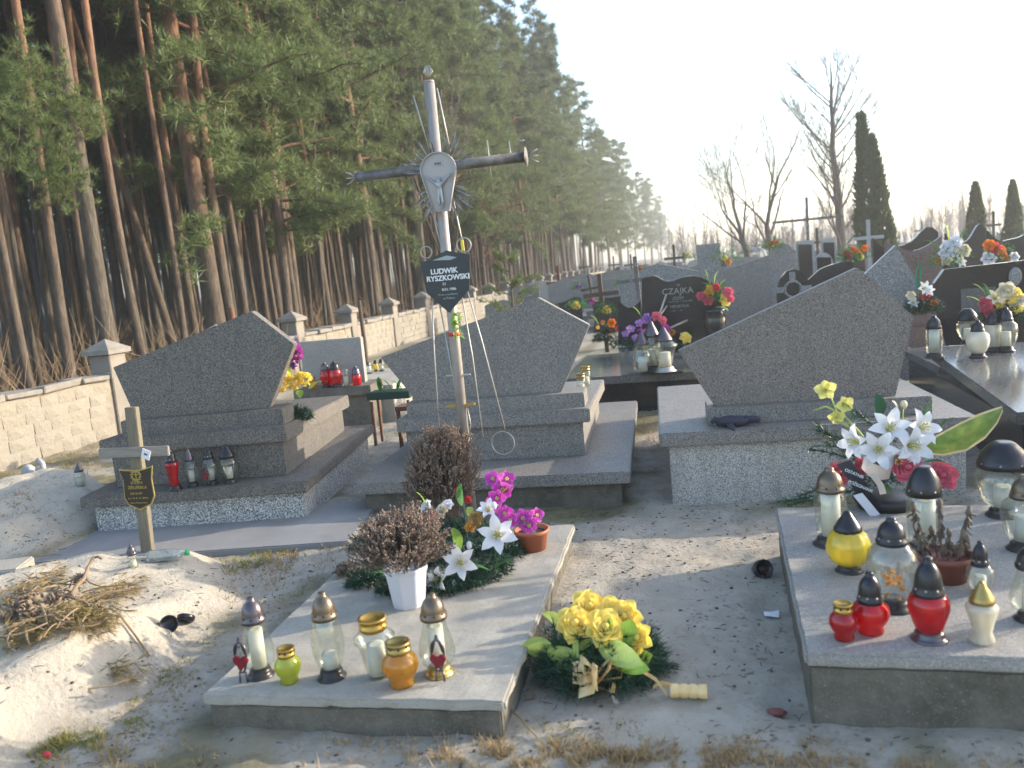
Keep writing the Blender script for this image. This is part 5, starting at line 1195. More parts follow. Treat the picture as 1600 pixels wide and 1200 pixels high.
for px, py, dy, d, L_, w_, mt, ro in [(905, 1062, -.12, (-.75, -.15, .75), .17, .12, 'leaf_lime', 1.2), (938, 1008, -.12, (.85, -.3, -.25), .19, .09, 'leaf_lime', 1.0), (972, 1035, -.12, (.25, -.1, .9), .18, .085, 'leaf_bright', -1.1), (958, 1012, -.08, (.15, -.1, 1), .14, .07, 'leaf_bright', 1.3), (882, 985, .05, (-.6, -.2, .5), .12, .07, 'leaf_lime', .9), (868, 1030, -.06, (-.8, -.3, .4), .15, .10, 'leaf_lime', 1.2), (960, 1030, -.14, (.7, -.2, -.1), .15, .08, 'leaf_bright', 1.1), (915, 1020, -.12, (-.3, -.4, -.6), .11, .07, 'leaf_bright', 1.1), (905, 985, -.10, (.15, -.5, -.8), .11, .06, 'leaf_lime', 1.2), (985, 1040, -.06, (.8, -.2, .45), .12, .08, 'leaf_bright', 1.0), (905, 1060, -.12, (-.2, -.5, -.5), .10, .07, 'leaf_lime', .8), (930, 1000, -.1, (-.6, -.3, -.5), .09, .05, 'leaf_lime', 1.2)]:
    leaf(t, relb(px, py, Yb+dy), d, L_, w_, mt, .4, .6, ro)
def band(g, pts, wdt, side=(0, 0, 1), th=.001):
    pts = [Vector(p) for p in pts]; sd = Vector(side).normalized()*wdt*.5; n = len(pts)
    g.add([p-sd for p in pts]+[p+sd for p in pts], [(i, i+1, n+i+1, n+i) for i in range(n-1)], True)
bow = relb(935, 1050, Yb-.17)
for k, (a, L_) in enumerate([(10, .10), (170, .10), (50, .085), (130, .085), (-20, .07), (200, .07), (90, .065)]):
    a = rad(a); g = G(); pts = [Vector((math.cos(a)*L_*u*1.0+0, -.02*math.sin(u*PI)-.01*k, math.sin(a)*L_*u+.028*math.sin(u*PI*1.0)*(1 if k % 2 else .6))) for u in [0, .25, .5, .75, .95]]
    pts += [Vector((math.cos(a)*L_*u, -.045-.01*k, math.sin(a)*L_*u-.012)) for u in (.9, .6, .3, 0)]
    band(g, pts, .042, (math.sin(a)*.5, -.75, math.cos(a)*.6)); g.build('bow_loop', M['ribbon_gold'], t, bow)
g = G(); band(g, [relb(960, 1045, Yb-.15), relb(1000, 1046, Yb-.18), relb(1025, 1062, Yb-.2), relb(1042, 1085, Yb-.2)], .028, (.1, -.5, .85)); g.build('ribbon_tail', M['ribbon_gold'], t)
g = G(); e0 = on_g(1045, 1085); band(g, [(relb(955, 1075, Yb-.2)), relb(962, 1095, Yb-.22), relb(966, 1108, Yb-.23)], .02, (1, -.3, .2)); g.build('ribbon_tail', M['ribbon_white'], t)
# loose curled gold ribbon end on the sand
p = on_g(1077, 1092); t = thing('gold_ribbon', 'curled loop of gold ribbon lying on the sand beside the yellow wreath', 'ribbon', p)
g = G(); g.tube([(-.065+.13*k_/16, .0, 0.03) for k_ in range(17)], [.026-(.005 if k_ in (4, 8, 12) else 0) for k_ in range(17)], 14, False); g.build('ribbon_curl', M['ribbon_gold'], t)
g = G(); band(g, [(-.06, 0, .05), (-.10, .01, .055), (-.13, .02, .03)], .03, (.2, -.5, .8)); g.build('ribbon_tail', M['ribbon_gold'], t)
# --- big lily arrangement on the right slab
A0 = on_z(1385, 790, ZR); A0.z = ZR; Ya = A0.y; q = random.Random(46)
t = thing('lily_arrangement', 'large arrangement of white lilies, red roses and a huge variegated leaf on the speckled slab', 'bouquet', A0)
def rela(px, py, dy): v = on_y(px, py, Ya+dy); return (v.x-A0.x, v.y-A0.y, v.z-A0.z)
g = G(); g.lathe([(.14, 0), (.16, .05), (.12, .06), (0, .06)], 20); g.build('holder', M['base_black'], t)
g = G()
for a_, b_ in [((1340, 715), (1272, 660)), ((1350, 720), (1262, 700)), ((1345, 715), (1290, 690)), ((1400, 690), (1330, 640)), ((1360, 760), (1230, 790)), ((1340, 740), (1250, 775)), ((1420, 760), (1400, 800)), ((1330, 690), (1275, 672)), ((1300, 770), (1215, 785))]:
    P0, P1 = Vector(rela(*a_, .04)), Vector(rela(*b_, .06)); sprig(g, P0, P1-P0, (P1-P0).length, q, .005, .055)
fir(g, (0, 0, .12), .12, 160, q, .06, 1.2)
g.build('fir_foliage', M['leaf_dark'], t, kind='stuff')
for px, py, dy, d, s, ro in [(1388, 672, -.05, (0, -1, .5), 1.15, .2), (1375, 700, -.10, (-.35, -1, .1), 1.15, 0), (1418, 695, -.10, (.35, -1, .1), 1.15, .5), (1345, 690, -.06, (-.9, -.7, .15), 1.05, .3), (1430, 672, -.04, (.6, -.9, .45), 1.1, .8), (1400, 712, -.12, (0, -1, -.25), .95, .3)]:
    lily(t, rela(px, py, dy), d, s*1.4, 'petal_white', ro)
for px, py, dy, s in [(1415, 732, -.14, 1.0), (1470, 745, -.12, .95), (1310, 740, -.02, .8), (1345, 730, .02, .6)]:
    rose(t, rela(px, py, dy), (.1, -1, .45), s*1.5, 'petal_rose')
for px, py, s, d in [(1290, 610, 1.15, (-.1, -1, .25)), (1318, 632, 1.0, (.3, -1, .1)), (1308, 650, .9, (-.3, -1, -.2))]:
    orchid(t, rela(px, py, .02), d, s*1.1, 'petal_lemon', q.uniform(-.3, .3))
g = G(); g.tube([rela(1375, 715, 0), rela(1340, 672, .0), rela(1318, 648, .01), rela(1290, 635, .0), rela(1270, 642, -.01)], [.006, .006, .005, .005, .004], 6); g.build('orchid_stem', M['leaf_lime'], t)
g = G(); g.tube([rela(1310, 650, .02), rela(1300, 625, .03), rela(1288, 600, .03)], .004, 6); g.build('orchid_stem', M['leaf_lime'], t)
# variegated leaf: green blade, cream rim as its sub-part
def big_leaf(par, pts, wds, tw):
    P = []; R_ = []
    for p, w_, s_ in zip(pts, wds, tw):
        s_ = Vector(s_).normalized(); P += [p-s_*w_, p-s_*w_*.5-Vector((0, .006, 0)), p-Vector((0, .012, 0)), p+s_*w_*.5-Vector((0, .006, 0)), p+s_*w_]
        R_ += [p-s_*(w_+.011)-Vector((0, .003, 0)), p-s_*w_*.96-Vector((0, .003, 0)), p+s_*w_*.96-Vector((0, .003, 0)), p+s_*(w_+.009)-Vector((0, .003, 0))]
    n = len(pts); g = G(); g.add(P, [(i*5+j, i*5+j+1, (i+1)*5+j+1, (i+1)*5+j) for i in range(n-1) for j in range(4)], True); lf = g.build('large_leaf', M['leaf_varieg'], par)
    g = G(); g.add(R_, [(i*4+j, i*4+j+1, (i+1)*4+j+1, (i+1)*4+j) for i in range(n-1) for j in (0, 2)], True); g.build('leaf_edge', M['leaf_edge'], lf)
pts = [Vector(rela(x, y, d)) for x, y, d in [(1440, 702, 0), (1470, 695, -.02), (1505, 682, -.03), (1535, 665, -.03), (1555, 650, -.02), (1566, 638, -.01)]]
big_leaf(t, pts, [.014, .050, .068, .058, .032, .004], [(-.25, -.2, 1)]*6)
for px, py, dy, d, L_, w_, mt in [(1400, 655, .05, (-.3, .1, 1), .10, .07, 'leaf_dark'), (1372, 650, .05, (-.2, -.1, 1), .12, .09, 'leaf_dark'), (1445, 665, .04, (.5, 0, 1), .13, .04, 'leaf'), (1460, 680, .02, (.8, -.1, .6), .13, .045, 'leaf'), (1335, 655, .03, (-.7, -.2, .8), .12, .04, 'leaf'), (1445, 722, -.05, (.8, -.3, -.2), .10, .05, 'leaf'), (1330, 680, 0, (.2, -.4, -1), .08, .05, 'leaf_lime'), (1300, 700, .05, (-1, -.2, -.1), .12, .04, 'leaf_dark'), (1365, 755, -.05, (.4, -.6, -.3), .12, .05, 'leaf'), (1325, 668, .02, (-.5, -.3, .2), .09, .05, 'leaf_lime')]:
    leaf(t, rela(px, py, dy), d, L_, w_, mt)
v = rela(1412, 632, .06); g = G(); g.ball((0, 0, 0), (.018, .018, .022), 10, 8); g.build('round_bud', M['petal_cream'], t, v)
g = G(); g.tube([v, rela(1408, 680, .04)], .004, 5); g.build('bud_stem', M['leaf_lime'], t)
# funeral ribbons: dark printed band and a cream bow
g = G(); band(g, [rela(1318, 722, -.10), rela(1335, 745, -.13), rela(1352, 775, -.14), rela(1375, 798, -.14)], .07, (.75, -.3, .35)); rb = g.build('dark_ribbon', M['ribbon_black'], t)
v = Vector(rela(1336, 757, -.15)); o_n = len(rb.children)
for tx, px, py in (('OSTATNIE', 1334, 742), ('POŻEGNANIE', 1344, 762)):
    cu = bpy.data.curves.new('lettering', 'FONT'); cu.body = tx; cu.size = .021; cu.align_x = 'CENTER'; cu.extrude = .001
    o = bpy.data.objects.new('lettering', cu); COL.objects.link(o); dg = bpy.context.evaluated_depsgraph_get(); dg.update(); me = bpy.data.meshes.new_from_object(o.evaluated_get(dg)); bpy.data.objects.remove(o)
    me.materials.clear(); me.materials.append(M['white_paint']); link('lettering', me, rb, Vector(rela(px, py, -.165)), None, (rad(75), rad(28), rad(10)))
g = G(); band(g, [rela(1348, 722, -.13), rela(1362, 735, -.17), rela(1380, 740, -.17), rela(1392, 738, -.14)], .075, (.15, -.3, .9)); band(g, [rela(1362, 740, -.17), rela(1376, 758, -.18), rela(1380, 772, -.17)], .03, (.9, -.2, .2)); g.build('cream_bow', M['ribbon_white'], t)
g = G(); band(g, [rela(1340, 772, -.15), rela(1355, 790, -.16), rela(1368, 806, -.16)], .045, (.85, -.2, .3)); g.build('pale_ribbon', M['paper'], t)
# --- withered plants in the dark terracotta pot on the right slab
p = on_z(1478, 905, ZR); t = thing('potted_plant', 'dark terracotta bowl of withered curled brown plants on the speckled slab', 'plant', (p.x, p.y, ZR)); q = random.Random(47)
g = G(); g.lathe([(.072, 0), (.098, .085), (.104, .086), (.106, .105), (.097, .105), (.09, .085), (0, .08)], 22); g.build('pot', M['terracotta_dark'], t)
g = G(); bg_ = G()
for px, py in [(1425, 790), (1438, 830), (1470, 790), (1510, 795), (1460, 835), (1480, 830), (1500, 830), (1515, 850), (1440, 860), (1490, 860), (1455, 875)]:
    v = on_y(px, py, p.y); tip = Vector((v.x-p.x, q.uniform(-.05, .05), v.z-ZR)); b0 = Vector((tip.x*.6, tip.y*.5, .08)); mid = b0.lerp(tip, .6)+Vector((q.gauss(0, .015), q.gauss(0, .015), 0))
    g.tube([b0, mid, tip], [.004, .0035, .003], 5, False)
    for k in range(26):
        c = b0.lerp(tip, q.uniform(.35, 1)); d = Vector((q.gauss(0, .7), q.gauss(0, .7), -1)); s_ = Vector((q.gauss(0, 1), q.gauss(0, 1), q.gauss(0, .4))).normalized()*.008
        e_ = c+d.normalized()*q.uniform(.02, .045); bg_.add([c, c+s_+(e_-c)*.5, e_, c-s_+(e_-c)*.55+Vector((0, -.005, 0))], [(0, 1, 2), (0, 2, 3)])
    bg_.ball(tip, (.012, .012, .02), 6, 5, .25, q)
g.build('stems', M['dry_stem'], t, kind='stuff'); bg_.build('withered_leaves', M['dry_stem'], t, kind='stuff')
# --- yellow daisies with purple flowers behind the wall-side headstone
zl = .63; F0 = on_y(462, 640, 5.62); F0.z = zl; q = random.Random(48)
t = thing('daisy_bouquet', 'bouquet of yellow and purple artificial flowers leaning behind the headstone near the wall', 'bouquet', F0)
def relf(px, py, dy=0): v = on_y(px, py, F0.y+dy); return (v.x-F0.x, v.y-F0.y, v.z-F0.z)
g = G(); fir(g, (.0, -.02, -.01), .12, 320, q, .055, 1.0, .005); g.build('fir_foliage', M['fir'], t, kind='stuff')
for px, py, s_ in [(440, 603, .05), (459, 599, .055), (477, 593, .052), (468, 588, .035), (448, 588, .035)]: pompom(t, relf(px, py, -.04), (.2, -.9, .5), s_, 'petal_yellow', 'yellow_bloom')
for px, py, mt, s_ in [(463, 546, 'petal_purple', .04), (459, 566, 'petal_violet', .04), (465, 554, 'petal_purple', .045), (455, 572, 'petal_purple', .035), (460, 536, 'petal_violet', .03)]: pompom(t, relf(px, py, .05), (.4, -.8, .3), s_, mt, 'purple_bloom')
g = G(); g.tube([relf(455, 600), relf(455, 570, .03), relf(458, 545, .05)], .006, 5); g.build('stem', M['leaf_lime'], t)
for px, py, d, L_, w_, mt in [(484, 608, (1, -.3, .3), .14, .07, 'leaf_lime'), (468, 610, (.4, -.8, -.5), .12, .06, 'leaf_bright'), (455, 600, (.1, -.2, 1), .14, .04, 'leaf_lime'), (478, 600, (.9, -.2, .6), .10, .04, 'leaf_bright'), (440, 612, (-.3, -.8, -.2), .10, .05, 'leaf')]: leaf(t, relf(px, py, -.03), d, L_, w_, mt)
# --- bunches on the black wavy tomb
def bunch(label, px, py, zs, greens, blooms, Y=None, leaves=(), fr=.12, name='flower_bunch', fm='fir', nf=150):
    p = on_y(px, py, Y) if Y else on_z(px, py, zs); p.z = zs; q = random.Random(int(px)); t = thing(name, label, 'bouquet', p)
    rel_ = lambda x, y, dy=0: (lambda v: (v.x-p.x, v.y-p.y, v.z-p.z))(on_y(x, y, p.y+dy))
    g = G()
    for x, y, rr in greens: fir(g, rel_(x, y), rr, nf, q, .06, 1.0, .006)
    if greens: g.build('foliage', M[fm], t, kind='stuff')
    for x, y, kind, mt, s in blooms:
        d = (q.uniform(-.5, .5), -1, q.uniform(.1, .7))
        s *= .68 if p.y > 11 else .78
        if kind == 'rose': rose(t, rel_(x, y, -.05), d, s, mt)
        elif kind == 'orchid': orchid(t, rel_(x, y, -.05), d, s, mt, 0, 'bloom')
        elif kind == 'lily': lily(t, rel_(x, y, -.05), d, s, mt)
        else: pompom(t, rel_(x, y, -.05), d, s*(.03 if p.y > 11 else .042), mt, 'bloom')
    for x, y, d, L_, w_, mt in leaves: leaf(t, rel_(x, y, -.03), d, L_, w_, mt)
    return t
bunch('orange, red and yellow artificial bunch at the corner of the black wavy tomb', 950, 545, .40, [(940, 533, .12), (965, 538, .14), (952, 520, .1)], [(942, 504, 'pom', 'petal_gold', 1.5), (957, 505, 'rose', 'petal_orange', 1.9), (968, 514, 'rose', 'petal_red', 1.6), (934, 512, 'pom', 'petal_yellow', 1.2), (955, 517, 'pom', 'petal_orange', 1.2), (947, 526, 'pom', 'petal_white', .8)], leaves=[(934, 505, (-.7, -.2, .7), .16, .07, 'leaf_bright'), (975, 535, (.6, -.5, -.2), .15, .07, 'leaf'), (960, 540, (0, -.9, -.3), .15, .07, 'leaf')])
bunch('round bunch of violet and pink flowers behind the tray of lanterns', 1008, 560, .40, [(990, 548, .18), (1010, 545, .18), (1040, 545, .14), (1055, 550, .1)], [(985, 515, 'orchid', 'petal_violet', 1.7), (1000, 506, 'orchid', 'petal_violet', 1.7), (1012, 498, 'rose', 'petal_violet', 1.6), (978, 522, 'orchid', 'petal_violet', 1.5), (1025, 495, 'rose', 'petal_pink', 1.6), (1035, 502, 'rose', 'petal_pink', 1.5), (1010, 520, 'orchid', 'petal_violet', 1.6), (994, 528, 'orchid', 'petal_violet', 1.5), (1040, 515, 'rose', 'petal_purple', 1.5), (1050, 520, 'pom', 'petal_gold', 1.2), (1070, 529, 'rose', 'petal_yellow', 2.0), (1000, 518, 'pom', 'petal_purple', 1.0)], leaves=[(1000, 492, (-.8, 0, .7), .14, .06, 'leaf_bright'), (1058, 538, (.6, -.6, -.1), .14, .06, 'leaf')])
# grey sticks leaning on the black stone
for (x0, y0, x1, y1) in ((1028, 498, 1041, 460), (1032, 492, 1042, 478), (1048, 512, 1074, 500)):
    a, b_ = on_y(x0, y0, 10.1), on_y(x1, y1, 10.35); g = G(); g.tube([a, b_], .012, 6)
    tag(g.build('grey_stick', M['wire']), {1028: 'longest grey stick leaning on the black inscribed headstone', 1032: 'short grey stick beside the longest one on the black headstone', 1048: 'low grey stick slanting right by the black headstone'}[x0], 'stick')
# vase with roses
p = on_z(1117, 527, .40); p = Vector((on_y(1118, 520, 10.0).x, 10.0, .40))
t = thing('flower_vase', 'tall dark vase with red and yellow roses beside the black inscribed headstone', 'vase', p)
hv = on_y(1117, 484, 10.0).z-.40
g = G(); g.lathe([(.09, 0), (.12, .02), (.08, .06), (.11, hv*.45), (.13, hv*.8), (.10, hv*.95), (.13, hv), (.1, hv), (0, hv*.9)], 20); g.build('vase', M['black_granite'], t)
relv = lambda x, y, dy=0: (lambda v: (v.x-p.x, v.y-p.y, v.z-p.z))(on_y(x, y, p.y+dy))
for x, y, mt, s in [(1104, 468, 'petal_rose', 2.3), (1095, 463, 'petal_rose', 1.6), (1108, 455, 'petal_gold', 2.0), (1119, 450, 'petal_red', 1.6), (1137, 458, 'petal_pink', 1.9), (1131, 469, 'petal_yellow', 2.2), (1140, 467, 'petal_pink', 1.5)]: rose(t, relv(x, y, -.1), (rng.uniform(-.5, .5), -1, rng.uniform(0, .6)), s*.72, mt)
for x, y, d, L_, w_ in [(1110, 445, (-.6, 0, .8), .16, .07), (1106, 438, (-.4, 0, .9), .14, .07), (1116, 442, (.5, 0, .8), .16, .07), (1122, 452, (.7, 0, .6), .15, .07), (1112, 450, (-.9, -.2, .4), .14, .07), (1118, 480, (.6, -.4, -.3), .18, .06)]: leaf(t, relv(x, y, -.05), d, L_, w_, 'leaf_bright')
g = G(); fir(g, relv(1118, 468), .17, 130, random.Random(5), .09, 1.2, .012); g.build('foliage', M['leaf'], t, kind='stuff')
# flowers on the tombs at the right
bunch('pale cream and yellow bunch in front of the cut-corner headstone', 1560, 520, .45, [(1560, 490, .12), (1580, 500, .12), (1550, 500, .1)], [(1553, 468, 'lily', 'petal_cream', 1.6), (1570, 455, 'rose', 'petal_cream', 2.1), (1582, 462, 'rose', 'petal_yellow', 1.9), (1560, 474, 'rose', 'petal_yellow', 1.3), (1538, 476, 'rose', 'petal_rose', 1.6), (1542, 486, 'rose', 'petal_rose', 1.5), (1592, 470, 'rose', 'petal_cream', 1.7), (1588, 482, 'pom', 'petal_lemon', 1.5), (1575, 480, 'pom', 'petal_cream', 1.4)], Y=7.6, leaves=[(1540, 460, (-.8, 0, .6), .14, .04, 'leaf_lime'), (1545, 465, (-.5, 0, .9), .14, .05, 'leaf'), (1530, 470, (-.9, -.2, .2), .12, .04, 'leaf_lime'), (1585, 500, (.5, -.6, -.2), .14, .06, 'leaf')])
bunch('white and red flowers with a green ribbon at the shoulder of the widest headstone', 1440, 500, .37, [(1440, 480, .14), (1435, 490, .14), (1452, 485, .12)], [(1440, 452, 'lily', 'petal_white', 1.5), (1450, 456, 'lily', 'petal_white', 1.2), (1446, 463, 'rose', 'petal_red', 1.2), (1458, 476, 'rose', 'petal_orange', 1.1), (1424, 462, 'rose', 'petal_cream', 1.1), (1425, 474, 'lily', 'petal_white', 1.1)], Y=8.3, leaves=[(1432, 452, (-.1, 0, 1), .28, .07, 'cloth_green'), (1435, 455, (.2, 0, 1), .25, .06, 'cloth_green')])
bunch('bunch of white roses between the brown-red and black headstones', 1490, 430, .3, [(1486, 408, .25), (1475, 415, .2)], [(1480, 386, 'rose', 'petal_white', 2.6), (1492, 380, 'rose', 'petal_white', 2.6), (1488, 395, 'rose', 'petal_white', 2.4), (1505, 392, 'rose', 'petal_cream', 2.6), (1476, 397, 'rose', 'petal_white', 2.2), (1465, 407, 'pom', 'petal_gold', 2.2), (1478, 407, 'rose', 'petal_cream', 2.2), (1497, 410, 'lily', 'petal_white', 2)], Y=11.6, leaves=[(1482, 375, (-.4, 0, .9), .25, .08, 'leaf_lime'), (1498, 385, (.5, 0, .7), .25, .1, 'leaf'), (1470, 390, (-.8, 0, .4), .25, .1, 'leaf')], fm='leaf')
bunch('red gladiolus bunch in front of the second broad black headstone', 1560, 420, .3, [(1562, 405, .22)], [(1546, 384, 'rose', 'petal_orange', 2.4), (1554, 388, 'rose', 'petal_red', 2.4), (1562, 392, 'rose', 'petal_orange', 2.2), (1568, 398, 'pom', 'petal_orange', 2), (1544, 405, 'rose', 'petal_white', 2.8), (1585, 402, 'rose', 'petal_white', 2.0), (1575, 404, 'pom', 'petal_gold', 1.8)], Y=12.2, fm='leaf')
bunch('orange carnation bunch among pale memorials below the broad bare tree', 1335, 425, .3, [(1335, 405, .25), (1325, 408, .2)], [(1322, 398, 'pom', 'petal_red', 2.4), (1332, 390, 'pom', 'petal_orange', 2.2), (1341, 395, 'pom', 'petal_orange', 2.4), (1351, 388, 'pom', 'petal_orange', 2.4), (1328, 403, 'pom', 'petal_pink', 2.2), (1345, 402, 'pom', 'petal_lemon', 2)], Y=12.8, fm='leaf')
bunch('small orange bunch beside the pale round-shouldered headstone', 1208, 400, .5, [(1208, 388, .2)], [(1206, 380, 'pom', 'petal_orange', 2.6), (1212, 379, 'pom', 'petal_orange', 2.4), (1202, 382, 'pom', 'petal_gold', 2)], Y=16.3, fm='leaf')
bunch('white wreath of flowers lying on a grave near the far memorials', 1182, 398, .4, [(1182, 394, .3)], [(1178, 391, 'pom', 'petal_white', 3), (1186, 390, 'pom', 'petal_white', 3), (1192, 393, 'pom', 'petal_white', 2.5)], Y=19)
bunch('yellowish shrub-like bunch beside the pale narrow upright slab', 1135, 425, .3, [(1133, 412, .3), (1137, 405, .25)], [(1132, 403, 'pom', 'petal_lemon', 2.5), (1138, 410, 'pom', 'petal_gold', 2.4)], Y=13.6, fm='leaf', nf=60)
for i, (px, py, Y, mt) in enumerate([(905, 448, 20, 'petal_violet'), (900, 478, 15, 'petal_yellow'), (925, 470, 16, 'petal_purple'), (975, 442, 17, 'petal_red'), (985, 438, 19, 'petal_orange'), (948, 485, 13.5, 'petal_yellow'), (1075, 400, 24, 'petal_lemon'), (1000, 420, 22, 'petal_red')]):
    lb = ['violet bunch by the far wall', 'yellow bunch on a low grave beyond the middle headstone', 'magenta bunch near the brown wooden cross', 'red bunch left of the metal cross', 'orange bunch far behind the metal cross', 'yellow bunch at the foot of the brown wooden cross', 'lemon bunch on a far pale memorial', 'small red bunch on a distant lid'][i]
    bunch(lb, px, py+10, .25, [(px, py+4, .2)], [(px-3, py, 'pom', mt, 2.4), (px+3, py+1, 'pom', mt, 2.4), (px, py-4, 'pom', mt, 2)], Y=Y, fm='leaf')

# ------------------------------------------------------------------ odds and ends
# heap of dry pine branches and cones on the sand mound
q = random.Random(61); c0 = on_g(95, 955)
t = thing('pine_branch_heap', 'heap of dry brown pine twigs, needles and cones on the sand mound', 'branches', c0)
def relp(px, py, up=0):
    up *= .62; v = on_g(px, py, up); return Vector((v.x-c0.x, v.y-c0.y, v.z+up-c0.z))
for i, pts in enumerate([[(112, 930, .12), (130, 905, .16), (148, 882, .18), (160, 878, .17)], [(0, 965, .05), (30, 985, .08), (60, 968, .1), (100, 938, .12)], [(60, 940, .12), (70, 960, .13), (78, 985, .08), (95, 1010, .04)], [(95, 930, .12), (130, 940, .13), (142, 955, .1), (125, 978, .07)],
    [(80, 955, .12), (108, 968, .1), (110, 978, .08), (90, 985, .06)], [(120, 998, .05), (140, 980, .07), (155, 970, .06)], [(0, 970, .04), (12, 990, .04), (22, 1008, .02)], [(40, 975, .1), (70, 990, .08), (100, 1000, .05)], [(145, 930, .1), (155, 948, .08), (168, 955, .03)], [(30, 930, .12), (60, 925, .13), (90, 915, .12)], [(20, 880, .06), (50, 890, .1), (62, 896, .1)], [(60, 1000, .05), (95, 1002, .05), (100, 985, .07)], [(150, 965, .06), (190, 975, .04), (228, 990, .02)], [(10, 950, .12), (45, 960, .13), (75, 945, .12)]]):
    g = G(); P = [relp(*p_) for p_ in pts]; P2 = []
    for a, b_ in zip(P, P[1:]): P2 += [a, a.lerp(b_, .5)+Vector((q.gauss(0, .004), q.gauss(0, .004), .006))]
    P2.append(P[-1]); n = len(P2); r_ = .011 if i in (0,) else .0065
    g.tube(P2, [r_*(1-.45*k_/n) for k_ in range(n)], 7); g.build('twig', M['dry_twig'], t)
for px, py, up in [(88, 938, .13), (45, 955, .12), (30, 945, .1), (65, 965, .07), (125, 905, .12), (55, 935, .13), (20, 965, .08)]:
    g = G(); cc = Vector((0, 0, 0)); g.ball((0, 0, 0), (.022, .022, .024), 8, 6)
    for k_ in range(60):
        v = Vector((q.gauss(0, 1), q.gauss(0, 1), q.gauss(0, 1))).normalized(); a = v*.02; sd = v.orthogonal().normalized()*.006; up_ = Vector((0, 0, .006)); e_ = v*.036+up_
        g.add([a-sd, a+sd, e_+sd*.8, e_-sd*.8, a-up_*.6], [(0, 1, 2, 3), (1, 4, 2), (4, 0, 3)])
    o = g.build('pine_cone', M['cone'], t, relp(px, py, up)); o.rotation_euler = (q.uniform(0, 3), q.uniform(0, 3), 0); o.scale = (1.15,)*3
g = G()
for px, py, n, up in [(190, 905, 26, .06), (170, 925, 22, .08), (150, 995, 30, .05), (180, 1000, 26, .04), (120, 1000, 24, .06), (60, 985, 30, .07), (100, 960, 30, .09), (40, 920, 26, .08), (80, 905, 26, .08), (20, 900, 20, .06), (130, 940, 26, .09), (140, 970, 26, .06), (30, 1000, 20, .04), (10, 940, 20, .09)]:
    v = relp(px, py, up)
    for _ in range(n*2):
        a = q.gauss(-.2 if px > 90 else .4, .8) if px > 110 else q.uniform(0, 6.3); d = Vector((math.cos(a), math.sin(a), q.gauss(-.05, .25)))
        b_ = v+Vector((q.gauss(0, .05), q.gauss(0, .05), q.gauss(0, .025)))
        for _ in range(7): g.blade(b_, d+Vector((q.gauss(0, .35), q.gauss(0, .35), q.gauss(0, .25))), q.uniform(.05, .10), .0032, .1, q)
g.build('dry_needles', M['dry_needle'], t, kind='stuff')
g = G()
for _ in range(70):
    v = relp(q.gauss(80, 45), q.gauss(950, 28), q.uniform(.03, .14)); a = q.uniform(0, 6.3); P = [v]; L_ = q.uniform(.12, .3); k2 = q.uniform(-1.2, 1.2)
    for k_ in range(5): a += k2*.3; v = v+Vector((math.cos(a), math.sin(a), q.gauss(-.02, .12)))*L_/5; P.append(v)
    g.tube(P, [.0042, .004, .0036, .003, .0026, .002], 5, False)
g.build('fine_twigs', M['dry_twig'], t, kind='stuff')
# two dark rubber-like lids
for i, (px, py, rx, ry, rz) in enumerate([(262, 962, 55, 10, 20), (288, 952, -25, 35, 60)]):
    p = on_g(px, py); g = G(); g.lathe([(0, -.010), (.036, -.010), (.041, -.004), (.043, .012), (.040, .014), (.036, .010), (.033, -.003), (0, -.004)], 20)
    o = g.build('lantern_lid', M['cap_black'], None, (p.x, p.y, p.z+.03)); o.rotation_euler = (rad(rx), rad(ry), rad(rz)); tag(o, ['round black lid lying rim up in the sand', 'second black lid propped against the rim-up one'][i], 'lid')
# plastic bottle
p = on_g(274, 876); t = thing('plastic_bottle', 'crumpled clear plastic bottle with green cap lying behind the short wooden cross', 'bottle', (p.x-.05, p.y, p.z+.035)); t.rotation_euler = (0, 0, rad(14))
def xl(prof): 
    g = G(); g.lathe(prof, 14); g.v = [(z, y*(1+.12*math.sin(z*90)), x) for x, y, z in g.v]; g.f = [f[::-1] for f in g.f]; return g
xl([(0, -.10), (.028, -.10), (.033, -.09), (.033, -.03), (.029, -.02), (.033, -.01), (.033, .04), (.022, .075), (.013, .09), (.012, .105)]).build('bottle_body', M['pet_bottle'], t)
xl([(.015, .104), (.015, .122), (0, .122)]).build('cap', M['green_cap'], t)
# white ornament by the wall
p = on_z(57, 757, .06); t = thing('white_ornament', 'small white plaster swan ornament on the sand by the wall', 'ornament', p)
g = G(); g.ball((0, 0, .06), (.11, .08, .065), 12, 8); g.tube([(.06, 0, .08), (.10, 0, .13), (.10, 0, .19), (.06, 0, .225), (.03, 0, .21)], [.035, .028, .024, .026, .012], 8); g.ball((-.06, 0, .12), (.06, .06, .07), 8, 6); g.build('swan', M['white_stone'], t)
g = G(); g.ball((.02, -.05, .10), (.07, .02, .05), 8, 6); g.ball((.02, .05, .10), (.07, .02, .05), 8, 6); g.build('wings', M['white_stone'], t)
# concrete border block at the left edge
p = on_z(10, 900, .1); g = G(); g.slab(-.7, .12, -.09, .14, -.08, .16)
o = g.build('border_block', M['concrete'], None, (p.x-.02, p.y, 0), .008); o.rotation_euler = (0, 0, rad(20)); tag(o, 'pale concrete border block beside the cement apron', 'block')
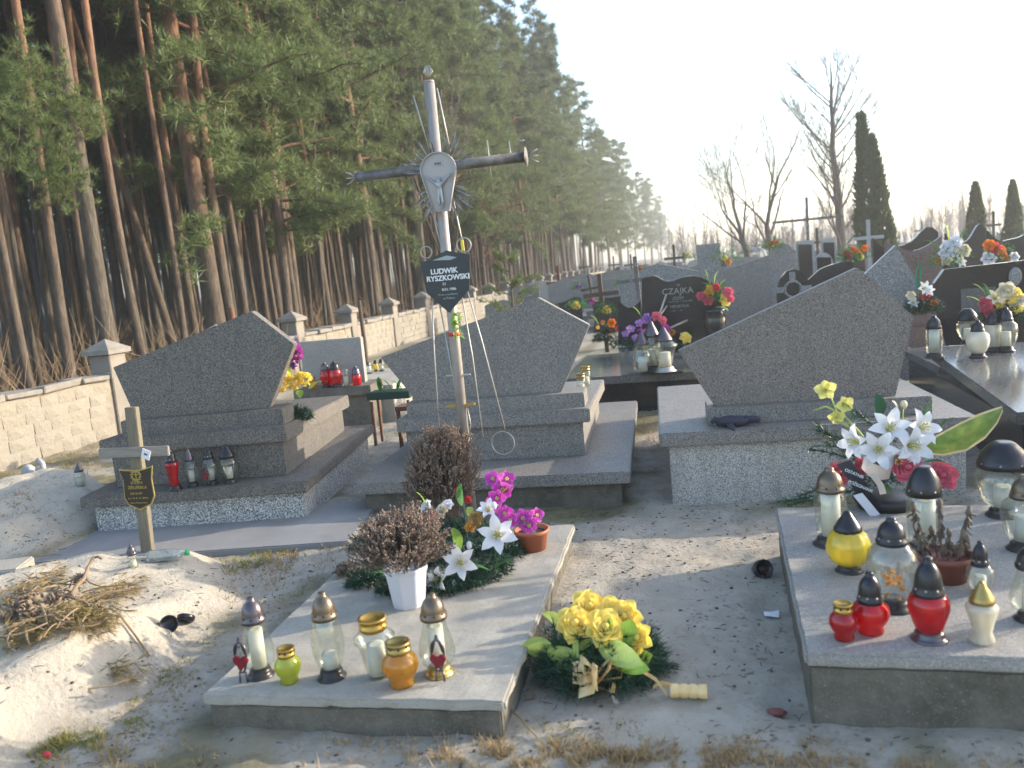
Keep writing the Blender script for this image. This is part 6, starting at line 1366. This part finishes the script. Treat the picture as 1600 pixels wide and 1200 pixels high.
# dark stone / pot shard, scrap of paper, litter
p = on_g(1183, 895); g = G(); g.lathe([(0, 0), (.03, 0), (.045, .05), (.046, .085), (.040, .085), (.036, .03), (0, .02)], 12); o = g.build('plant_pot', M['base_black'], None, (p.x, p.y, p.z+.02)); o.rotation_euler = (rad(70), rad(10), rad(20)); tag(o, 'small black empty plant pot lying on the sandy path', 'pot')
p = on_g(1205, 963); g = G(); g.add([(-.03, -.02, .012), (.03, -.025, .006), (.035, .02, .02), (.0, .03, .008), (-.03, .015, .015), (0, 0, .018)], [(0, 1, 5), (1, 2, 5), (2, 3, 5), (3, 4, 5), (4, 0, 5)]); tag(g.build('paper_scrap', M['paper'], None, p), 'scrap of white paper on the path beside the broad slab', 'paper')
p = on_g(1212, 1118); g = G(); g.ball((0, 0, .012), (.035, .02, .014), 8, 5, .25); tag(g.build('brown_clod', M['terracotta_dark'], None, p), 'reddish brown clod by the foot of the broad slab', 'clod')
p = on_g(66, 1142); g = G(); g.ball((0, 0, .012), (.018, .012, .012), 8, 5, .2); tag(g.build('red_wrapper', M['petal_red'], None, p), 'tiny red wrapper at the lower end of the sand mound', 'wrapper')
# glove on the step of the right tomb
p = on_y(1150, 668, 5.34); t = thing('work_glove', 'dark blue work glove lying on the step below the widest headstone', 'glove', (p.x-.02, 5.36, .485))
g = G(); g.ball((0, 0, .03), (.11, .05, .035), 12, 7, .12); g.tube([(.07, 0, .03), (.14, .01, .035), (.17, .01, .025)], [.03, .022, .015], 8); g.tube([(-.08, 0, .03), (-.11, -.02, .05), (-.13, -.03, .03)], [.028, .018, .012], 8); g.tube([(-.02, -.04, .02), (.0, -.085, .0), (.01, -.09, -.05)], [.02, .018, .012], 8); g.build('glove', M['glove'], t)
# wooden pole against the wall, orange post top, marker posts
a, b_ = on_y(561, 470, 13.4), on_y(572, 575, 12.9); b_.z = -.1
g = G(); g.tube([a, a.lerp(b_, .5)+Vector((.02, 0, 0)), b_], [.035, .04, .045], 8); tag(g.build('wooden_pole', M['brownwood']), 'brown wooden pole leaning upright before the boundary wall', 'pole')
p = on_x(363, 496, -7.7); z0 = on_x(363, 480, -7.7).z
g = G(); g.tube([(0, 0, 0), (0, 0, z0)], .045, 8); tag(g.build('orange_post', M['rust'], None, (-7.7, p.y, 0)), 'orange-brown post showing above the left headstone apex', 'post')
# green bench-like planter between the tombs, with an iron stand
p = on_y(612, 610, 7.6); t = thing('planter_box', 'low dark green planter box with leaves between the middle tomb and plain headstone', 'planter', (p.x, 7.6, 0))
zt = p.z
g = G(); g.slab(-.22, .22, -.12, .12, zt-.07, zt); g.build('box', M['green_bench'], t, bevel=.006)
for x in (-.19, .19):
    for y in (-.09, .09): g = G(); g.box((x, y, (zt-.09)/2), (.025, .025, zt-.09)); g.build('leg', M['rust'], t)
for k_ in range(5): leaf(t, (-.12+.06*k_, 0, zt), (q.uniform(-1, 1), -.3, .6), .16, .05, 'leaf')
p = on_y(650, 635, 7.2); t = thing('iron_stand', 'small rusty iron stand beside the middle tomb', 'stand', (p.x-.03, 7.2, 0)); zt = p.z
g = G(); g.slab(-.14, .16, -.1, .1, zt-.02, zt+.02); g.build('top', M['rust'], t)
for x in (-.12, .14): g = G(); g.box((x, -.08, zt/2-.01), (.03, .03, zt-.02)); g.build('leg', M['rust'], t)
# young pine and russet oak by the wall
p = on_y(800, 470, 15.5); zt = on_y(790, 392, 15.5).z; t = thing('young_pine', 'young pine sapling with loose bright boughs in front of the wall', 'tree', (p.x, 15.5, 0)); q = random.Random(62)
g = G(); g.tube([(0, 0, -.1), (.02, 0, zt)], [.035, .012], 7); g.build('trunk', M['pine_bark'], t)
lg, ng = G(), G()
for k_ in range(22):
    z = zt*(.25+.72*q.random()); a = q.uniform(0, 6.3); L_ = (.85*(1.1-z/zt))*q.uniform(.6, 1.1)+.12; d = Vector((math.cos(a), math.sin(a), .25)); pp = Vector((0, 0, z))
    lg.tube([pp, pp+d*L_*.5, pp+d*L_+Vector((0, 0, .1))], [.012, .009, .005], 4, False)
    for j in range(16): ng.tuft(pp+d*L_*q.uniform(.3, 1.05)+Vector((q.gauss(0, .03), q.gauss(0, .03), q.gauss(.03, .03))), d+Vector((0, 0, .5)), .13, .012, 12, .9, q)
lg.build('limbs', M['pine_bark'], t, kind='stuff'); ng.build('crown', M['needles'], t, kind='stuff')
p = on_x(752, 330, -7.7); t = thing('oak_sapling', 'oak sapling still holding russet dead leaves beyond the wall', 'tree', (-7.7, p.y, 0))
g, ng = G(), G()
zc_ = p.z
g.tube([(0, 0, -.1), (0, 0, zc_*.6), (.05, 0, zc_+.4)], [.06, .04, .015], 6, False); g.build('trunk', M['bare_bark'], t)
lg = G()
for k_ in range(26):
    z = q.uniform(zc_*.45, zc_+.3); a = q.uniform(0, 6.3); L_ = q.uniform(.6, 1.7); d = Vector((math.cos(a), math.sin(a), .2)); pp = Vector((0, 0, z)); lg.tube([pp, pp+d*L_], [.015, .005], 4, False)
    for j in range(34):
        c = pp+d*L_*q.uniform(.3, 1.05)+Vector((q.gauss(0, .12), q.gauss(0, .12), q.gauss(-.03, .1))); v1 = Vector((q.gauss(0, 1), q.gauss(0, 1), q.gauss(0, 1))).normalized()*.06; v2 = v1.orthogonal().normalized()*.035
        ng.add([c, c+v1*.5+v2, c+v1, c+v1*.5-v2], [(0, 1, 2, 3)])
lg.build('limbs', M['bare_bark'], t, kind='stuff'); ng.build('crown', M['oak_leaves'], t, kind='stuff')
# near pine boughs hanging in from the wood at the upper left
q = random.Random(63)
t = thing('pine_tree', 'nearest pine whose soft green boughs hang at the upper left corner', 'tree', (-8.7, 7.9, 0))
tm, pts_ = trunk_mesh(71, 13, .07, .1); link('trunk', tm, t); lg, ng = G(), G()
for px, py in [(60, 95), (90, 150), (40, 130), (110, 175), (130, 160), (75, 200), (20, 110), (95, 225), (30, 180), (60, 255), (105, 270), (15, 230), (85, 285), (140, 180), (45, 75)]:
    v = on_x(px, py, -8.1+q.uniform(-.3, .3)); tip = Vector((v.x+8.7, v.y-7.9, v.z)); o = Vector((0, 0, tip.z-.35))
    m_ = o.lerp(tip, .5)+Vector((0, 0, -.12)); o = tip+Vector((-.35, .25, -.3)); m_ = o.lerp(tip, .5)+Vector((0, 0, -.1)); lg.tube([o, m_, tip], [.012, .009, .005], 5, False)
    for j in range(30):
        u = q.uniform(.1, 1.2); c = o.lerp(tip, u)+Vector((q.gauss(0, .17), q.gauss(0, .17), q.gauss(.02, .11))); ng.tuft(c, tip-o+Vector((0, 0, .3)), .15, .0072, 38, .95, q)
lg.build('limbs', M['pine_bark'], t, kind='stuff'); ng.build('crown', M['needles'], t, kind='stuff')
# ------------------------------------------------------------------ grass, litter
def grass(name, mt, label, spots, wd=.0035, seed=1):
    q = random.Random(seed); g = G()
    for px, py, sx, sy, n, L_ in spots:
        for _ in range(int(n*.8)):
            x, y = px+q.gauss(0, sx), py+q.gauss(0, sy)
            if noise.noise(Vector((x*.02, y*.035, seed))) < -.08: continue
            if y > 1290: continue
            p = on_g(x, y) if y < 1198 else on_z(x, y)
            p.z = gh(p.x, p.y)-.004
            for _ in range(3):
                d = Vector((q.gauss(0, .55), q.gauss(0, .55), 1)); g.blade(p+Vector((q.gauss(0, .008), q.gauss(0, .008), 0)), d, L_*q.uniform(.5, 1.2), wd, q.uniform(0, .35), q)
    tag(g.build(name, M[mt], kind='stuff'), label, 'grass')
grass('dry_grass', 'dry_grass', 'straw-coloured dry grass along the bottom and between the graves', [(900, 1185, 130, 14, 900, .06), (780, 1180, 60, 12, 250, .05), (1080, 1190, 100, 10, 450, .05), (1350, 1195, 150, 6, 300, .04), (430, 880, 45, 14, 380, .06), (180, 1180, 70, 16, 300, .05), (1030, 660, 14, 30, 160, .10), (980, 660, 18, 8, 60, .06), (100, 705, 70, 22, 700, .07), (170, 690, 20, 12, 150, .06), (640, 660, 12, 14, 90, .16), (500, 855, 50, 6, 150, .04), (20, 760, 30, 30, 200, .07), (380, 940, 30, 20, 90, .04), (250, 1090, 60, 30, 120, .035), (850, 990, 12, 22, 160, .05), (840, 1060, 10, 20, 80, .05), (560, 1165, 60, 8, 60, .04), (1200, 1165, 60, 8, 80, .04)], .0055, 1)
grass('mossy_grass', 'green_grass', 'yellow-green mossy grass tufts in the sand', [(110, 1165, 45, 14, 520, .045), (200, 1140, 30, 14, 200, .035), (400, 890, 26, 10, 240, .06), (420, 865, 30, 8, 150, .05), (280, 1040, 40, 25, 220, .03), (110, 720, 60, 18, 300, .05), (230, 1060, 30, 20, 120, .03), (900, 1140, 60, 10, 90, .03), (60, 690, 40, 14, 200, .05), (250, 905, 10, 6, 40, .03), (450, 940, 30, 30, 120, .03)], .005, 2)
q = random.Random(64); g = G()
for _ in range(1500):
    x, y = q.uniform(-4.6, 1.6), q.uniform(1.9, 5.4)
    if -1.95 < x < -.7 and 2.5 < y < 4.5 or x > .25 and 2.7 < y < 4.4: continue
    if noise.noise(Vector((x*1.7, y*1.7, 3))) < -.15 and q.random() < .8: continue
    z = gh(x, y)+.003; a = q.uniform(0, 6.3); L_ = q.uniform(.012, .05); d = Vector((math.cos(a), math.sin(a), q.gauss(0, .12)))*L_
    g.tube([Vector((x, y, z)), Vector((x, y, z))+d*.5+Vector((q.gauss(0, .003), q.gauss(0, .003), .002)), Vector((x, y, z))+d], [.0016, .0018, .001], 3, False)
for _ in range(700):
    x, y = q.uniform(-4.4, 1.6), q.uniform(1.9, 5.3)
    if -1.95 < x < -.7 and 2.5 < y < 4.5 or x > .25 and 2.7 < y < 4.4: continue
    g.ball((x, y, gh(x, y)+.002), (q.uniform(.004, .011), q.uniform(.004, .010), q.uniform(.003, .006)), 5, 3, .3, q)
tag(g.build('twig_litter', M['litter'], kind='stuff'), 'scattered twig bits and cone crumbs on the sandy ground', 'litter')
a, b_ = on_g(783, 1108), on_g(850, 1168); g = G(); g.tube([a+Vector((0, 0, .03)), a.lerp(b_, .5)+Vector((0, 0, .035)), b_+Vector((0, 0, .01))], [.004, .004, .003], 5); tag(g.build('straw_stalk', M['dry_grass']), 'single long straw stalk lying by the corner of the pale slab', 'stalk')
# ------------------------------------------------------------------ unseen graves and thuja added past the picture edge to shade the foreground
tomb('added out-of-view terrazzo grave whose five-sided headstone shades the broad speckled slab', (2.95, 2.85, 0), rad(-2), [  # added shadow caster, headstone set to block the low sun
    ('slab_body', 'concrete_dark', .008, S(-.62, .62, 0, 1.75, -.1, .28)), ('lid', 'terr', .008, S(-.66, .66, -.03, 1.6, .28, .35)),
    ('headstone', 'terr_brown', .004, Pz([(-.55, .35), (.5, .35), (.66, .95), (.3, 1.28), (-.72, .9)], 1.62, 1.71))])
tomb('second added out-of-view terrazzo grave, a sun blocker two places right of the broad slab', (4.7, 2.9, 0), rad(2), [  # another invented grave out of view, added to break up the sunlight
    ('slab_body', 'concrete_dark', .008, S(-.62, .62, 0, 1.75, -.1, .30)), ('lid', 'terr_dark', .008, S(-.66, .66, -.03, 1.8, .30, .38)),
    ('headstone', 'terr_dark', .004, Pz([(-.6, .38), (.6, .38), (.6, 1.25), (0, 1.45), (-.6, 1.25)], 1.5, 1.6))])
thuja('small clipped thuja added out of view to fill in the foreground shade', (2.0, 4.72, 0), 1.05, .3, 9, [(0, 1.05, .3)], n=1500)  # invented shrub, closes the gap in the added shade

# ------------------------------------------------------------------ air
g = G(); g.box((0, 180, 8.5), (560, 520, 20))
hm = bpy.data.materials.new('thin_haze'); hm.use_nodes = True; t = hm.node_tree; t.nodes.clear()
ho = N(t, 'ShaderNodeOutputMaterial'); pv = N(t, 'ShaderNodeVolumePrincipled'); pv.inputs['Color'].default_value = (.93, .95, 1, 1); pv.inputs['Density'].default_value = HAZE; pv.inputs['Anisotropy'].default_value = .5
t.links.new(pv.outputs[0], ho.inputs['Volume'])
g.build('haze', hm, kind='stuff')
